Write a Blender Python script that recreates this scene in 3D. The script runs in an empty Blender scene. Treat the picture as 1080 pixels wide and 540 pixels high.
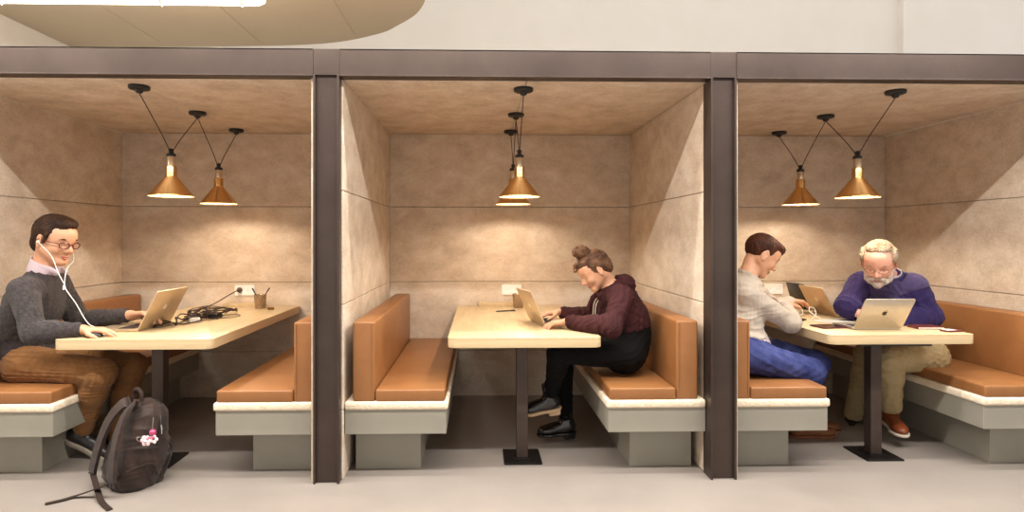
import bpy, bmesh, math, random
import numpy as np
from mathutils import Vector, Matrix, Euler
random.seed(7)
S = bpy.context.scene
C = S.collection
R = math.radians
PI = math.pi

# ------------------------------------------------------------------ materials
def srgb(c):
    return tuple(((v/255)/12.92 if v/255 <= .04045 else ((v/255+.055)/1.055)**2.4) for v in c)

def mat(name, col, rough=.6, metal=0, col2=None, scale=8, stretch=(1,1,1), bump=0, bscale=60, detail=4,
        emit=None, estr=0, spec=.5, trans=0, sheen=0, ramp=(.35,.65), alpha=1, coat=0):
    m = bpy.data.materials.new(name); m.use_nodes = True
    nt = m.node_tree; N = nt.nodes; L = nt.links
    b = N['Principled BSDF']
    b.inputs['Base Color'].default_value = (*srgb(col), 1)
    b.inputs['Roughness'].default_value = rough
    b.inputs['Metallic'].default_value = metal
    b.inputs['Specular IOR Level'].default_value = spec
    b.inputs['Transmission Weight'].default_value = trans
    b.inputs['Sheen Weight'].default_value = sheen
    b.inputs['Coat Weight'].default_value = coat
    b.inputs['Alpha'].default_value = alpha
    if emit:
        b.inputs['Emission Color'].default_value = (*srgb(emit), 1)
        b.inputs['Emission Strength'].default_value = estr
    if col2 or bump:
        tc = N.new('ShaderNodeTexCoord'); mp = N.new('ShaderNodeMapping')
        mp.inputs['Scale'].default_value = stretch
        L.new(tc.outputs['Object'], mp.inputs['Vector'])
    if col2:
        n = N.new('ShaderNodeTexNoise'); n.inputs['Scale'].default_value = scale
        n.inputs['Detail'].default_value = detail; n.inputs['Roughness'].default_value = .62
        L.new(mp.outputs[0], n.inputs['Vector'])
        r = N.new('ShaderNodeValToRGB')
        r.color_ramp.elements[0].position = ramp[0]; r.color_ramp.elements[1].position = ramp[1]
        r.color_ramp.elements[0].color = (*srgb(col), 1); r.color_ramp.elements[1].color = (*srgb(col2), 1)
        L.new(n.outputs['Fac'], r.inputs[0]); L.new(r.outputs[0], b.inputs['Base Color'])
    if bump:
        n2 = N.new('ShaderNodeTexNoise'); n2.inputs['Scale'].default_value = bscale; n2.inputs['Detail'].default_value = 3
        L.new(mp.outputs[0], n2.inputs['Vector'])
        bp = N.new('ShaderNodeBump'); bp.inputs['Strength'].default_value = bump; bp.inputs['Distance'].default_value = .01
        L.new(n2.outputs['Fac'], bp.inputs['Height']); L.new(bp.outputs[0], b.inputs['Normal'])
    return m

def felt_mat():
    m = bpy.data.materials.new('pressed_felt'); m.use_nodes = True
    nt = m.node_tree; N = nt.nodes; L = nt.links; b = N['Principled BSDF']
    tc = N.new('ShaderNodeTexCoord')
    mp = N.new('ShaderNodeMapping'); mp.inputs['Scale'].default_value = (1, 1, 1.5)
    L.new(tc.outputs['Object'], mp.inputs['Vector'])
    n1 = N.new('ShaderNodeTexNoise'); n1.inputs['Scale'].default_value = 5.5; n1.inputs['Detail'].default_value = 9
    n1.inputs['Roughness'].default_value = .68; n1.inputs['Distortion'].default_value = .25
    n2 = N.new('ShaderNodeTexNoise'); n2.inputs['Scale'].default_value = 60; n2.inputs['Detail'].default_value = 4
    L.new(mp.outputs[0], n1.inputs['Vector']); L.new(mp.outputs[0], n2.inputs['Vector'])
    r = N.new('ShaderNodeValToRGB'); e = r.color_ramp.elements
    e[0].position = .32; e[0].color = (*srgb((188,170,151)), 1)
    e[1].position = .70; e[1].color = (*srgb((219,206,191)), 1)
    k = e.new(.5); k.color = (*srgb((206,189,170)), 1)
    L.new(n1.outputs['Fac'], r.inputs[0])
    mx = N.new('ShaderNodeMix'); mx.data_type = 'RGBA'; mx.blend_type = 'SOFT_LIGHT'; mx.inputs['Factor'].default_value = .45
    L.new(r.outputs[0], mx.inputs['A']); L.new(n2.outputs['Fac'], mx.inputs['B'])
    L.new(mx.outputs['Result'], b.inputs['Base Color'])
    b.inputs['Roughness'].default_value = .95; b.inputs['Specular IOR Level'].default_value = .15
    bp = N.new('ShaderNodeBump'); bp.inputs['Strength'].default_value = .25; bp.inputs['Distance'].default_value = .008
    L.new(n2.outputs['Fac'], bp.inputs['Height']); L.new(bp.outputs[0], b.inputs['Normal'])
    return m

M = {}
M['felt'] = felt_mat()
M['pad'] = mat('cream_felt_board', (226,208,182), .95, col2=(238,224,202), scale=25, bump=.5, bscale=70, spec=.1)
M['leather'] = mat('tan_leather', (140,93,54), .4, col2=(149,101,60), scale=5, bump=.08, bscale=160, spec=.4)
M['grey'] = mat('grey_laminate', (148,144,132), .5, col2=(141,137,125), scale=3, bump=.02, bscale=40)
M['wood'] = mat('birch_ply', (192,167,128), .42, col2=(206,183,144), scale=3.5, stretch=(9,.8,9), detail=8, bump=.03, bscale=40)
M['edge'] = mat('birch_edge', (196,172,132), .5, col2=(207,184,145), scale=6, stretch=(1,1,30), bump=.05, bscale=40)
M['steel'] = mat('brown_painted_steel', (64,52,47), .36, .5, col2=(78,65,59), scale=2.2, detail=8, bump=.02, bscale=25)
M['legsteel'] = mat('brown_black_steel', (62,50,44), .42, .4, col2=(74,61,54), scale=6)
M['black'] = mat('black_steel', (26,24,24), .4, .5, col2=(34,31,30), scale=10)
M['blackpl'] = mat('black_plastic', (22,20,21), .45, 0, col2=(28,26,27), scale=30)
M['brass'] = mat('brushed_brass', (238,188,124), .24, 1, col2=(244,198,136), scale=4, stretch=(1,1,20))
def _aniso(m):
    nt = m.node_tree; b = nt.nodes['Principled BSDF']
    b.inputs['Anisotropic'].default_value = .7
    tg = nt.nodes.new('ShaderNodeTangent'); tg.direction_type = 'RADIAL'; tg.axis = 'Z'; b.inputs['Anisotropic Rotation'].default_value = .25
    nt.links.new(tg.outputs[0], b.inputs['Tangent'])
_aniso(M['brass'])
M['sock'] = mat('pale_socket_metal', (214,190,160), .3, .8, col2=(222,200,172), scale=9)
M['shade_in'] = mat('pale_gold_enamel', (176,146,104), .5, col2=(184,154,112), scale=9)
M['bulb'] = mat('warm_bulb', (255,240,210), .4, emit=(255,214,160), estr=9)
M['cord'] = mat('dark_cord', (44,24,28), .7, col2=(52,30,34), scale=200)
M['floor'] = mat('poured_floor', (142,133,126), .36, col2=(152,143,136), scale=1.4, detail=7, bump=.015, bscale=4, spec=.45)
M['white'] = mat('white_plaster', (236,231,224), .9, col2=(239,234,228), scale=3, bump=.03, bscale=50)
M['beige'] = mat('beige_ceiling', (188,175,154), .9, col2=(192,179,158), scale=1.2, spec=.2)
M['tube'] = mat('fluorescent_tube', (255,250,240), .4, emit=(255,246,228), estr=7)
M['fixture'] = mat('white_metal', (232,228,220), .4, col2=(236,232,226), scale=8)
M['plate'] = mat('white_socket_plastic', (240,238,232), .35, col2=(243,241,236), scale=8)
M['hole'] = mat('dark_hole', (60,56,52), .7, col2=(66,62,58), scale=40)
M['silver'] = mat('silver_aluminium', (196,186,172), .34, .75, col2=(201,192,179), scale=30)
M['gold'] = mat('champagne_aluminium', (208,186,156), .36, .6, col2=(213,192,163), scale=30)
M['keys'] = mat('dark_keys', (40,36,38), .5, col2=(58,53,54), scale=90, ramp=(.48,.52))
M['screen'] = mat('dark_glass_screen', (18,18,22), .12, col2=(22,22,26), scale=3)
M['logo_dark'] = mat('dark_polished_logo', (60,52,44), .2, .8, col2=(66,58,50), scale=30)
M['logo_pale'] = mat('pale_logo', (236,228,212), .35, col2=(240,233,219), scale=30)
M['paper'] = mat('white_paper', (238,234,226), .8, col2=(242,238,231), scale=12)
M['redcover'] = mat('dark_red_cover', (92,34,32), .5, col2=(104,42,38), scale=20)
M['cable_w'] = mat('white_cable', (236,232,224), .5, col2=(240,236,229), scale=60)
M['cable_b'] = mat('dark_cable', (52,36,30), .6, col2=(62,44,38), scale=60)
M['glass'] = mat('smoked_glass', (214,188,156), .12, trans=.75, col2=(206,180,148), scale=20)
M['skin'] = mat('skin', (202,148,116), .5, col2=(212,160,128), scale=14, bump=.06, bscale=150)
M['skin2'] = mat('ruddy_skin', (224,160,136), .5, col2=(230,176,154), scale=14, bump=.06, bscale=150)
M['lip'] = mat('lip', (176,104,92), .5, col2=(182,110,98), scale=40)
M['eye'] = mat('eye_white', (232,226,218), .25, col2=(236,230,223), scale=40)
M['iris'] = mat('dark_iris', (44,32,26), .2, col2=(54,40,32), scale=60)
M['hair1'] = mat('dark_brown_hair', (34,20,12), .6, col2=(58,36,22), scale=22, stretch=(1,1,.35), bump=.6, bscale=90, detail=8, spec=.2)
M['hair2'] = mat('reddish_brown_hair', (46,22,12), .6, col2=(84,44,24), scale=22, stretch=(1,1,.35), bump=.6, bscale=90, detail=8, spec=.2)
M['hair3'] = mat('mid_brown_hair', (62,40,28), .6, col2=(116,82,60), scale=26, bump=.7, bscale=90, detail=8, spec=.2)
M['hair4'] = mat('white_grey_hair', (132,112,92), .7, col2=(182,164,142), scale=30, bump=.7, bscale=80, detail=8, spec=.2)
M['beard4'] = mat('white_beard', (176,162,150), .7, col2=(206,194,184), scale=40, bump=.7, bscale=110, spec=.2)
M['knit'] = mat('charcoal_knit', (46,41,42), .9, col2=(70,64,64), scale=70, bump=.5, bscale=240, sheen=.1, detail=6, spec=.2)
M['collar1'] = mat('pale_pink_cotton', (196,176,184), .8, col2=(204,186,193), scale=20, bump=.05, spec=.2)
M['chino1'] = mat('tobacco_chinos', (122,84,48), .8, col2=(136,95,56), scale=9, bump=.12, bscale=300, sheen=.1, spec=.2)
M['shoe1'] = mat('black_leather', (28,25,25), .35, col2=(34,30,30), scale=20)
M['sole1'] = mat('grey_rubber_sole', (146,135,122), .7, col2=(156,145,132), scale=20, bump=.2)
M['hoodie'] = mat('maroon_jersey', (50,22,24), .85, col2=(64,31,33), scale=10, bump=.2, bscale=220, spec=.2)
M['blackcloth'] = mat('black_jersey', (5,5,5), .9, col2=(9,8,9), scale=10, bump=.15, bscale=200, spec=.2)
M['patent'] = mat('black_patent_leather', (18,16,18), .16, col2=(24,22,24), scale=10, coat=.6)
M['tansole'] = mat('tan_sole', (188,158,124), .6, col2=(198,168,134), scale=20)
M['grey_knit'] = mat('pale_grey_knit', (176,162,148), .85, col2=(188,176,162), scale=30, bump=.2, bscale=220, sheen=.2, spec=.2)
M['jeans'] = mat('blue_denim', (42,50,98), .8, col2=(66,74,126), scale=14, bump=.2, bscale=300, spec=.2)
M['brownshoe'] = mat('brown_suede', (120,72,42), .7, col2=(134,84,50), scale=20, bump=.1)
M['purple'] = mat('purple_fleece', (38,29,72), .85, col2=(52,41,90), scale=10, bump=.25, bscale=200, sheen=.05, spec=.2)
M['purple2'] = mat('dusty_purple_yoke', (60,50,88), .85, col2=(78,67,106), scale=14, bump=.2, bscale=120, sheen=.2, spec=.2)
M['shirt4'] = mat('checked_shirt_cotton', (170,158,168), .8, col2=(206,196,200), scale=50, bump=.05)
M['khaki'] = mat('khaki_cotton', (166,146,108), .8, col2=(176,156,118), scale=8, bump=.12, bscale=250, spec=.2)
M['boot4'] = mat('chestnut_leather', (110,52,26), .38, col2=(134,68,34), scale=18)
M['palesole'] = mat('pale_sole', (196,184,166), .6, col2=(204,193,176), scale=20)
M['pack'] = mat('charcoal_nylon', (36,26,23), .45, col2=(58,43,37), scale=16, bump=.25, bscale=260, sheen=.1, spec=.2)
M['pack2'] = mat('brown_black_webbing', (44,33,29), .7, col2=(56,43,37), scale=60, bump=.3, bscale=300, spec=.2)
M['pink'] = mat('pink_plastic', (190,60,110), .4, col2=(200,74,122), scale=40)
M['pinkwhite'] = mat('pink_and_white_cloth', (236,226,228), .6, col2=(212,120,150), scale=60, ramp=(.48,.56))
M['chrome'] = mat('chrome', (210,208,204), .18, 1, col2=(216,214,210), scale=30)
M['red_frame'] = mat('dark_red_frame', (92,26,24), .3, col2=(102,32,30), scale=30)
M['wire'] = mat('thin_metal_frame', (150,120,96), .3, .8, col2=(158,128,104), scale=30)
M['brownplug'] = mat('dark_grey_plug', (62,56,54), .5, col2=(70,64,62), scale=30)
M['brassy'] = mat('aged_brass', (120,92,48), .35, .7, col2=(132,102,56), scale=40)

# ------------------------------------------------------------------ objects
def link(name, me, m=None, parent=None, smooth=False):
    o = bpy.data.objects.new(name, me); C.objects.link(o)
    if m is not None:
        for x in (m if isinstance(m, (list, tuple)) else [m]):
            me.materials.append(M[x] if isinstance(x, str) else x)
    if parent: o.parent = parent
    if smooth:
        me.polygons.foreach_set('use_smooth', [True]*len(me.polygons))
    return o

def tag(o, label=None, cat=None, group=None, kind=None):
    if label: o['label'] = label
    if cat: o['category'] = cat
    if group: o['group'] = group
    if kind: o['kind'] = kind
    return o

def empty(name, loc=(0,0,0), rz=0, label=None, cat=None, group=None):
    o = bpy.data.objects.new(name, None); C.objects.link(o)
    o.location = loc; o.rotation_euler = (0,0,rz); o.empty_display_size = .05
    return tag(o, label, cat, group)

class MB:
    """collects bevelled boxes, prisms, tubes and lathes, links them as ONE mesh"""
    def __init__(s): s.bm = bmesh.new()
    def _mark(s): return len(s.bm.verts)
    def box(s, x0,x1,y0,y1,z0,z1, bev=0, seg=2, mtx=None, mi=0):
        b = bmesh.new()
        bmesh.ops.create_cube(b, size=1)
        for v in b.verts:
            v.co = Vector(((x0+x1)/2+v.co.x*(x1-x0), (y0+y1)/2+v.co.y*(y1-y0), (z0+z1)/2+v.co.z*(z1-z0)))
        if bev: bmesh.ops.bevel(b, geom=b.edges[:], offset=bev, segments=seg, profile=.5, affect='EDGES')
        return s._merge(b, mtx, mi)
    def _merge(s, b, mtx=None, mi=0):
        if mtx is not None: b.transform(mtx)
        vs = {}
        for v in b.verts: vs[v] = s.bm.verts.new(v.co)
        for f in b.faces:
            try:
                g = s.bm.faces.new([vs[v] for v in f.verts]); g.material_index = mi
            except ValueError: pass
        b.free(); return s
    def prism(s, pts, z0, z1, bev=0, mtx=None, mi=0, seg=2):
        b = bmesh.new()
        lo = [b.verts.new((x,y,z0)) for x,y in pts]; hi = [b.verts.new((x,y,z1)) for x,y in pts]
        n = len(pts); b.faces.new(hi); b.faces.new(lo[::-1])
        for i in range(n): b.faces.new([lo[i], lo[(i+1)%n], hi[(i+1)%n], hi[i]])
        if bev:
            es = [e for e in b.edges if abs(e.verts[0].co.z-e.verts[1].co.z) < 1e-6]
            bmesh.ops.bevel(b, geom=es, offset=bev, segments=seg, profile=.5, affect='EDGES')
        return s._merge(b, mtx, mi)
    def lathe(s, prof, n=32, mtx=None, mi=0, cap0=False, cap1=False):
        b = bmesh.new(); rings = []
        for r,z in prof: rings.append([b.verts.new((r*math.cos(2*PI*i/n), r*math.sin(2*PI*i/n), z)) for i in range(n)])
        for a,c in zip(rings, rings[1:]):
            for i in range(n): b.faces.new([a[i], a[(i+1)%n], c[(i+1)%n], c[i]])
        if cap0: b.faces.new(rings[0][::-1])
        if cap1: b.faces.new(rings[-1])
        return s._merge(b, mtx, mi)
    def tube(s, pts, r, n=8, mi=0, flat=1, closed=False):
        pts = [Vector(p) for p in pts]; b = bmesh.new(); rings = []
        up = Vector((0,0,1)); N = len(pts); prev = None
        for i,p in enumerate(pts):
            t = (pts[min(i+1,N-1)]-pts[max(i-1,0)]).normalized()
            if prev is None:
                a = t.cross(up)
                if a.length < .05: a = t.cross(Vector((1,0,0)))
                a.normalize()
            else:
                a = (prev - t*prev.dot(t))
                a = a.normalized() if a.length > 1e-6 else t.cross(up).normalized()
            prev = a; c = a.cross(t)
            rr = r[i] if isinstance(r, (list,tuple)) else r
            rings.append([b.verts.new(p + a*math.cos(2*PI*j/n)*rr + c*math.sin(2*PI*j/n)*rr*flat) for j in range(n)])
        for a_,c_ in zip(rings, rings[1:]):
            for j in range(n): b.faces.new([a_[j], a_[(j+1)%n], c_[(j+1)%n], c_[j]])
        b.faces.new(rings[0][::-1]); b.faces.new(rings[-1])
        return s._merge(b, None, mi)
    def ball(s, c, r, n=16, mi=0, sc=(1,1,1)):
        b = bmesh.new(); bmesh.ops.create_uvsphere(b, u_segments=n, v_segments=n//2+2, radius=r)
        for v in b.verts: v.co = Vector((v.co.x*sc[0], v.co.y*sc[1], v.co.z*sc[2]))+Vector(c)
        return s._merge(b, None, mi)
    def build(s, name, m, parent=None, smooth=False):
        bmesh.ops.recalc_face_normals(s.bm, faces=s.bm.faces[:])
        me = bpy.data.meshes.new(name); s.bm.to_mesh(me); s.bm.free()
        o = link(name, me, m, parent)
        if smooth:
            me.polygons.foreach_set('use_smooth', [True]*len(me.polygons))
            try: me.set_sharp_from_angle(angle=R(38))
            except Exception: pass
        return o

def crom(pts, n=8):
    P = [Vector(p) for p in pts]; P = [P[0]*2-P[1]]+P+[P[-1]*2-P[-2]]; out = []
    for i in range(1, len(P)-2):
        for k in range(n):
            t = k/n; a,b,c,d = P[i-1],P[i],P[i+1],P[i+2]
            out.append(.5*((2*b)+(c-a)*t+(2*a-5*b+4*c-d)*t*t+(3*b-a-3*c+d)*t**3))
    out.append(P[-2]); return out

# ------------------------------------------------------------------ implicit surfaces (for bodies, clothes, bags)
class Field:
    def __init__(s, lo, hi, h):
        s.h = h; s.lo = np.array(lo, float)
        s.n = np.ceil((np.array(hi)-s.lo)/h).astype(int)+1
        s.F = np.full(tuple(s.n), .2, np.float32)
    def sub(s, lo, hi):
        a = np.clip(np.floor((np.array(lo)-s.lo)/s.h).astype(int), 0, s.n)
        b = np.clip(np.ceil((np.array(hi)-s.lo)/s.h).astype(int)+1, 0, s.n)
        sl = tuple(slice(i,j) for i,j in zip(a,b))
        g = [s.lo[i]+s.h*np.arange(a[i], b[i]) for i in range(3)]
        return sl, g[0][:,None,None], g[1][None,:,None], g[2][None,None,:]
    def _comb(s, sl, d, k, op):
        A = s.F[sl]; d = d.astype(np.float32)
        if op == 'add':
            if k > 0:
                hh = np.maximum(k-np.abs(A-d), 0)/k; s.F[sl] = np.minimum(A,d)-hh*hh*k*.25
            else: s.F[sl] = np.minimum(A,d)
        else:
            d = -d
            if k > 0:
                hh = np.maximum(k-np.abs(A-d), 0)/k; s.F[sl] = np.maximum(A,d)+hh*hh*k*.25
            else: s.F[sl] = np.maximum(A,d)
    def cap(s, a, b, ra, rb=None, k=.02, op='add', flat=None):
        """tapered capsule; flat=(axis vector, factor) squashes it along an axis"""
        rb = ra if rb is None else rb
        a = np.array(a, float); b = np.array(b, float); m = max(ra,rb)*1.3+k+3*s.h
        sl,X,Y,Z = s.sub(np.minimum(a,b)-m, np.maximum(a,b)+m)
        d = b-a; L2 = max(d@d, 1e-9)
        px,py,pz = X-a[0], Y-a[1], Z-a[2]
        t = np.clip((px*d[0]+py*d[1]+pz*d[2])/L2, 0, 1)
        qx,qy,qz = px-t*d[0], py-t*d[1], pz-t*d[2]
        if flat is not None:
            ax = np.array(flat[0], float); ax /= np.linalg.norm(ax)
            q = qx*ax[0]+qy*ax[1]+qz*ax[2]; e = (1/flat[1]-1)*q
            qx,qy,qz = qx+e*ax[0], qy+e*ax[1], qz+e*ax[2]
        D = np.sqrt(qx*qx+qy*qy+qz*qz)-(ra+(rb-ra)*t)
        s._comb(sl, D, k, op); return s
    def ell(s, c, r, B=None, k=.02, op='add', p=2):
        """ellipsoid (p=2) or rounded block (p=4..8) with radii r along the columns of B"""
        c = np.array(c, float); r = np.array(r, float); m = np.linalg.norm(r) if B is not None else r
        m = np.minimum(np.max(r)*(1.75 if p > 2 else 1), m)+k+3*s.h
        sl,X,Y,Z = s.sub(c-m, c+m)
        px,py,pz = X-c[0], Y-c[1], Z-c[2]
        if B is None: B = np.eye(3)
        B = np.array(B, float)
        q = [px*B[0,i]+py*B[1,i]+pz*B[2,i] for i in range(3)]
        if p == 2:
            k0 = np.sqrt(sum((q[i]/r[i])**2 for i in range(3)))
            k1 = np.sqrt(sum((q[i]/r[i]**2)**2 for i in range(3)))
            D = k0*(k0-1)/np.maximum(k1,1e-6)
        else:
            k0 = sum(np.abs(q[i]/r[i])**p for i in range(3))**(1/p)
            D = (k0-1)*r.min()
        s._comb(sl, D, k, op); return s
    def half(s, c, n, k=.004):
        """remove everything on the n side of the plane through c"""
        n = np.array(n, float); n /= np.linalg.norm(n); c = np.array(c, float)
        sl,X,Y,Z = s.sub(s.lo, s.lo+s.n*s.h)
        D = (X-c[0])*n[0]+(Y-c[1])*n[1]+(Z-c[2])*n[2]
        s._comb(sl, -D, k, 'sub'); return s
    def disc_cut(s, c, n, rad):
        """remove what lies on the n side of c within rad (ends a sleeve cleanly)"""
        n = np.array(n, float); n /= np.linalg.norm(n); c = np.array(c, float)
        sl,X,Y,Z = s.sub(c-rad, c+rad)
        px,py,pz = X-c[0], Y-c[1], Z-c[2]
        D = np.maximum(-(px*n[0]+py*n[1]+pz*n[2]), np.sqrt(px*px+py*py+pz*pz)-rad)
        s._comb(sl, D, .003, 'sub'); return s
    def wrinkle(s, amp, wl, seed=0, stretch=(1,1,1)):
        rs = np.random.RandomState(seed); idx = np.nonzero(np.abs(s.F) < amp*3+.01)
        if not len(idx[0]): return s
        p = np.stack([s.lo[i]+s.h*idx[i] for i in range(3)],1)*np.array(stretch)
        w = np.zeros(len(p))
        for q in range(3):
            a = rs.normal(size=3); a /= np.linalg.norm(a); b = rs.normal(size=3); b /= np.linalg.norm(b)
            f = 2*PI/wl*(1+.5*q)
            v = np.sin(p@a*f+1.9*np.sin(p@b*f*.55+q)+q)
            w += (1-np.abs(v)**.8*1.6)/(1+.6*q)
        s.F[idx] -= (w*amp*.45).astype(np.float32); return s
    def mesh(s, name, m, parent=None, smooth=True):
        F = s.F; nx,ny,nz = F.shape
        I = F < 0
        c = [I[i:nx-1+i, j:ny-1+j, k:nz-1+k] for i in (0,1) for j in (0,1) for k in (0,1)]
        any_ = c[0].copy(); all_ = c[0].copy()
        for q in c[1:]: any_ |= q; all_ &= q
        act = any_ & ~all_
        ix = np.nonzero(act); nv = len(ix[0])
        vid = np.full(act.shape, -1, np.int32); vid[ix] = np.arange(nv)
        corner = {}
        for i in (0,1):
            for j in (0,1):
                for k in (0,1): corner[(i,j,k)] = F[ix[0]+i, ix[1]+j, ix[2]+k].astype(np.float64)
        acc = np.zeros((nv,3)); cnt = np.zeros(nv)
        for ax in range(3):
            o1,o2 = [a for a in range(3) if a != ax]
            for u in (0,1):
                for v in (0,1):
                    A = [0,0,0]; A[o1] = u; A[o2] = v; Bq = list(A); Bq[ax] = 1
                    fa, fb = corner[tuple(A)], corner[tuple(Bq)]
                    cr = (fa < 0) != (fb < 0)
                    t = np.where(cr, fa/np.where(cr, fa-fb, 1), 0)
                    pt = np.zeros((nv,3)); pt[:,o1] = u; pt[:,o2] = v; pt[:,ax] = t
                    acc[cr] += pt[cr]; cnt[cr] += 1
        V = s.lo + s.h*(np.stack(ix,1)+acc/np.maximum(cnt,1)[:,None])
        faces = []
        for ax in range(3):
            o1,o2 = [(1,2),(2,0),(0,1)][ax]
            sa = [slice(None)]*3; sb = [slice(None)]*3; sa[ax] = slice(0,-1); sb[ax] = slice(1,None)
            Ia, Ib = I[tuple(sa)], I[tuple(sb)]
            e = np.nonzero(Ia != Ib); e = np.stack(e,1)
            ok = (e[:,o1] > 0)&(e[:,o2] > 0)&(e[:,o1] < F.shape[o1]-1)&(e[:,o2] < F.shape[o2]-1)
            e = e[ok]
            if not len(e): continue
            inside_a = I[e[:,0],e[:,1],e[:,2]]
            q = []
            for (u,v) in ((-1,-1),(0,-1),(0,0),(-1,0)):
                w = e.copy(); w[:,o1] += u; w[:,o2] += v
                q.append(vid[w[:,0],w[:,1],w[:,2]])
            q = np.stack(q,1)
            q[~inside_a] = q[~inside_a][:,::-1]
            faces.append(q)
        Q = np.concatenate(faces); Q = Q[(Q >= 0).all(1)]
        me = bpy.data.meshes.new(name)
        me.vertices.add(len(V)); me.vertices.foreach_set('co', V.astype(np.float32).ravel())
        me.loops.add(len(Q)*4); me.loops.foreach_set('vertex_index', Q.astype(np.int32).ravel())
        me.polygons.add(len(Q)); me.polygons.foreach_set('loop_start', np.arange(0,len(Q)*4,4,dtype=np.int32))
        me.polygons.foreach_set('loop_total', np.full(len(Q),4,np.int32))
        me.update(calc_edges=True); me.validate()
        return link(name, me, m, parent, smooth)
LA=46; LB=28; LC=14; LP=15; WORLD=1.0
# ------------------------------------------------------------------ camera
TH = R(1.5); F = 640.0; D0 = 3.1; H0 = 1.25
cx = 505+F*math.tan(TH); cy = 251
cam = bpy.data.cameras.new('camera'); co = bpy.data.objects.new('camera', cam); C.objects.link(co)
co.location = (0,-D0,H0); co.rotation_euler = (R(90),0,-TH)
cam.sensor_fit = 'HORIZONTAL'; cam.sensor_width = 36; cam.lens = 36*F/1080
cam.shift_x = (540-cx)/1080; cam.shift_y = (cy-270)/1080
cam.clip_start = .05
S.camera = co
S.view_settings.view_transform = 'Standard'; S.view_settings.look = 'None'
S.view_settings.gamma = 1; S.view_settings.use_curve_mapping = False
S.view_settings.exposure = 0.0

# ------------------------------------------------------------------ the building around the booths
def struct(name, mb, m, **k):
    o = mb.build(name, m, **k); o['kind'] = 'structure'; return o

struct('floor', MB().box(-6,7,-6,3.4,-.1,0), 'floor')
CX = [-1.83, .25, 2.32]            # booth centre lines
HW = .95                            # half inner width
BACK = 1.70; TOP = 2.07
WALLS = [(-2.78,-.80), (-.70,1.20), (1.275,3.27)]
seams = [0,.36,.905,1.495,TOP]
for i,(xa,xb) in enumerate(WALLS):
    m = MB()
    for z0,z1 in zip(seams,seams[1:]): m.box(xa,xb,BACK,BACK+.05,z0+.0015,z1-.0015, bev=.004)
    m.box(xa,xb,BACK+.045,BACK+.06,0,TOP)
    struct('wall_back', m, 'felt')
    for nm,x,sg in (('wall_left',xa,-1),('wall_right',xb,1)):
        m = MB()
        xo = x+sg*.03
        for z0,z1 in zip(seams,seams[1:]):
            m.box(min(x,xo),max(x,xo),.055,BACK+.05,z0+.0015,z1-.0015, bev=.004)
        m.box(min(x+sg*.025,x+sg*.036),max(x+sg*.025,x+sg*.036),.07,BACK+.06,0,TOP)
        if i == 0 and sg > 0: m.box(-.858,-.775,.030,.056,0,TOP, bev=.003)
        if i == 2 and sg < 0: m.box(1.25,1.350,.030,.056,0,TOP, bev=.003)
        struct(nm, m, 'felt')
    m = MB(); xm = CX[i]
    m.box(xa-.01,xm-.001,.075,BACK+.05,TOP,TOP+.045, bev=.004); m.box(xm+.001,xb+.01,.075,BACK+.05,TOP,TOP+.045, bev=.004)
    m.box(xa-.036,xb+.036,.09,BACK+.06,TOP+.04,TOP+.06)
    struct('ceiling', m, 'felt')

# steel frame in front of the booths
COL = [(-.841,-.709),(1.198,1.333)]
m = MB()
for x0,x1 in ((-3.05,-.842),(-.708,1.197),(1.334,3.6)):
    m.box(x0,x1,.004,.032,2.078,2.212, bev=.001)
    m.box(x0,x1,.0,.10,2.072,2.080, bev=.002); m.box(x0,x1,.004,.10,2.205,2.212, bev=.001)
m.box(-3.05,3.6,.085,.10,2.08,2.21)
tag(struct('trim_1', m, 'steel'), 'long brown steel beam running across the top of all three booths')
for i,((xa,xb),lab) in enumerate(zip(COL,('brown steel column between the backpack booth and the booth of the woman',
                            'brown steel column between the booth of the woman and the booth of two men'))):
    m = MB()
    fa,fb = ((.029,.11),(.11,.029))[i]
    m.box(xa,xa+.011,0,fa,0,2.079, bev=.002); m.box(xb-.011,xb,0,fb,0,2.079, bev=.002)
    m.box(xa+.010,xb-.010,.022,.034,0.003,2.079); m.box(xa,xb,.006,.032,2.079,2.212, bev=.001)
    m.box(xa,xb,.05,.11,2.07,2.21)
    tag(struct('trim_%d'%(i+2), m, 'steel'), lab)

# hall: beige ceiling with a rounded corner, light well with white walls beyond
CZ = 3.1
edge = crom([(-.42,-.6),(-.41,1.0),(-.405,1.36),(-.42,1.64),(-.52,1.93),(-.69,2.18),(-.93,2.44),(-1.5,2.72),(-2.6,2.84),(-4.05,2.9)], 6)
pts = [(p.x,p.y) for p in edge]
outline = [(-3.93,-4.6),(5.2,-4.6),(5.2,-.6)]+pts
m = MB(); m.prism(outline, CZ, CZ+.2, bev=.004)
struct('ceiling', m, 'beige')
m = MB()
for x in (-3.02,-2.08,-1.14):          # raised cover strips over the panel joints
    m.box(x-.012,x+.012,-1.0,2.7 if x<-2 else 2.45,CZ-.006,CZ+.01, bev=.003)
struct('trim_4', m, 'beige')
struct('wall_left', MB().box(-4.1,-3.95,-4.6,3.4,0,4.6), 'white')
struct('wall_back', MB().box(-4.1,4.45,3.2,3.35,0,4.8), 'white')
struct('wall_right', MB().box(4.43,7.0,3.12,3.35,0,4.8), 'white')

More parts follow.
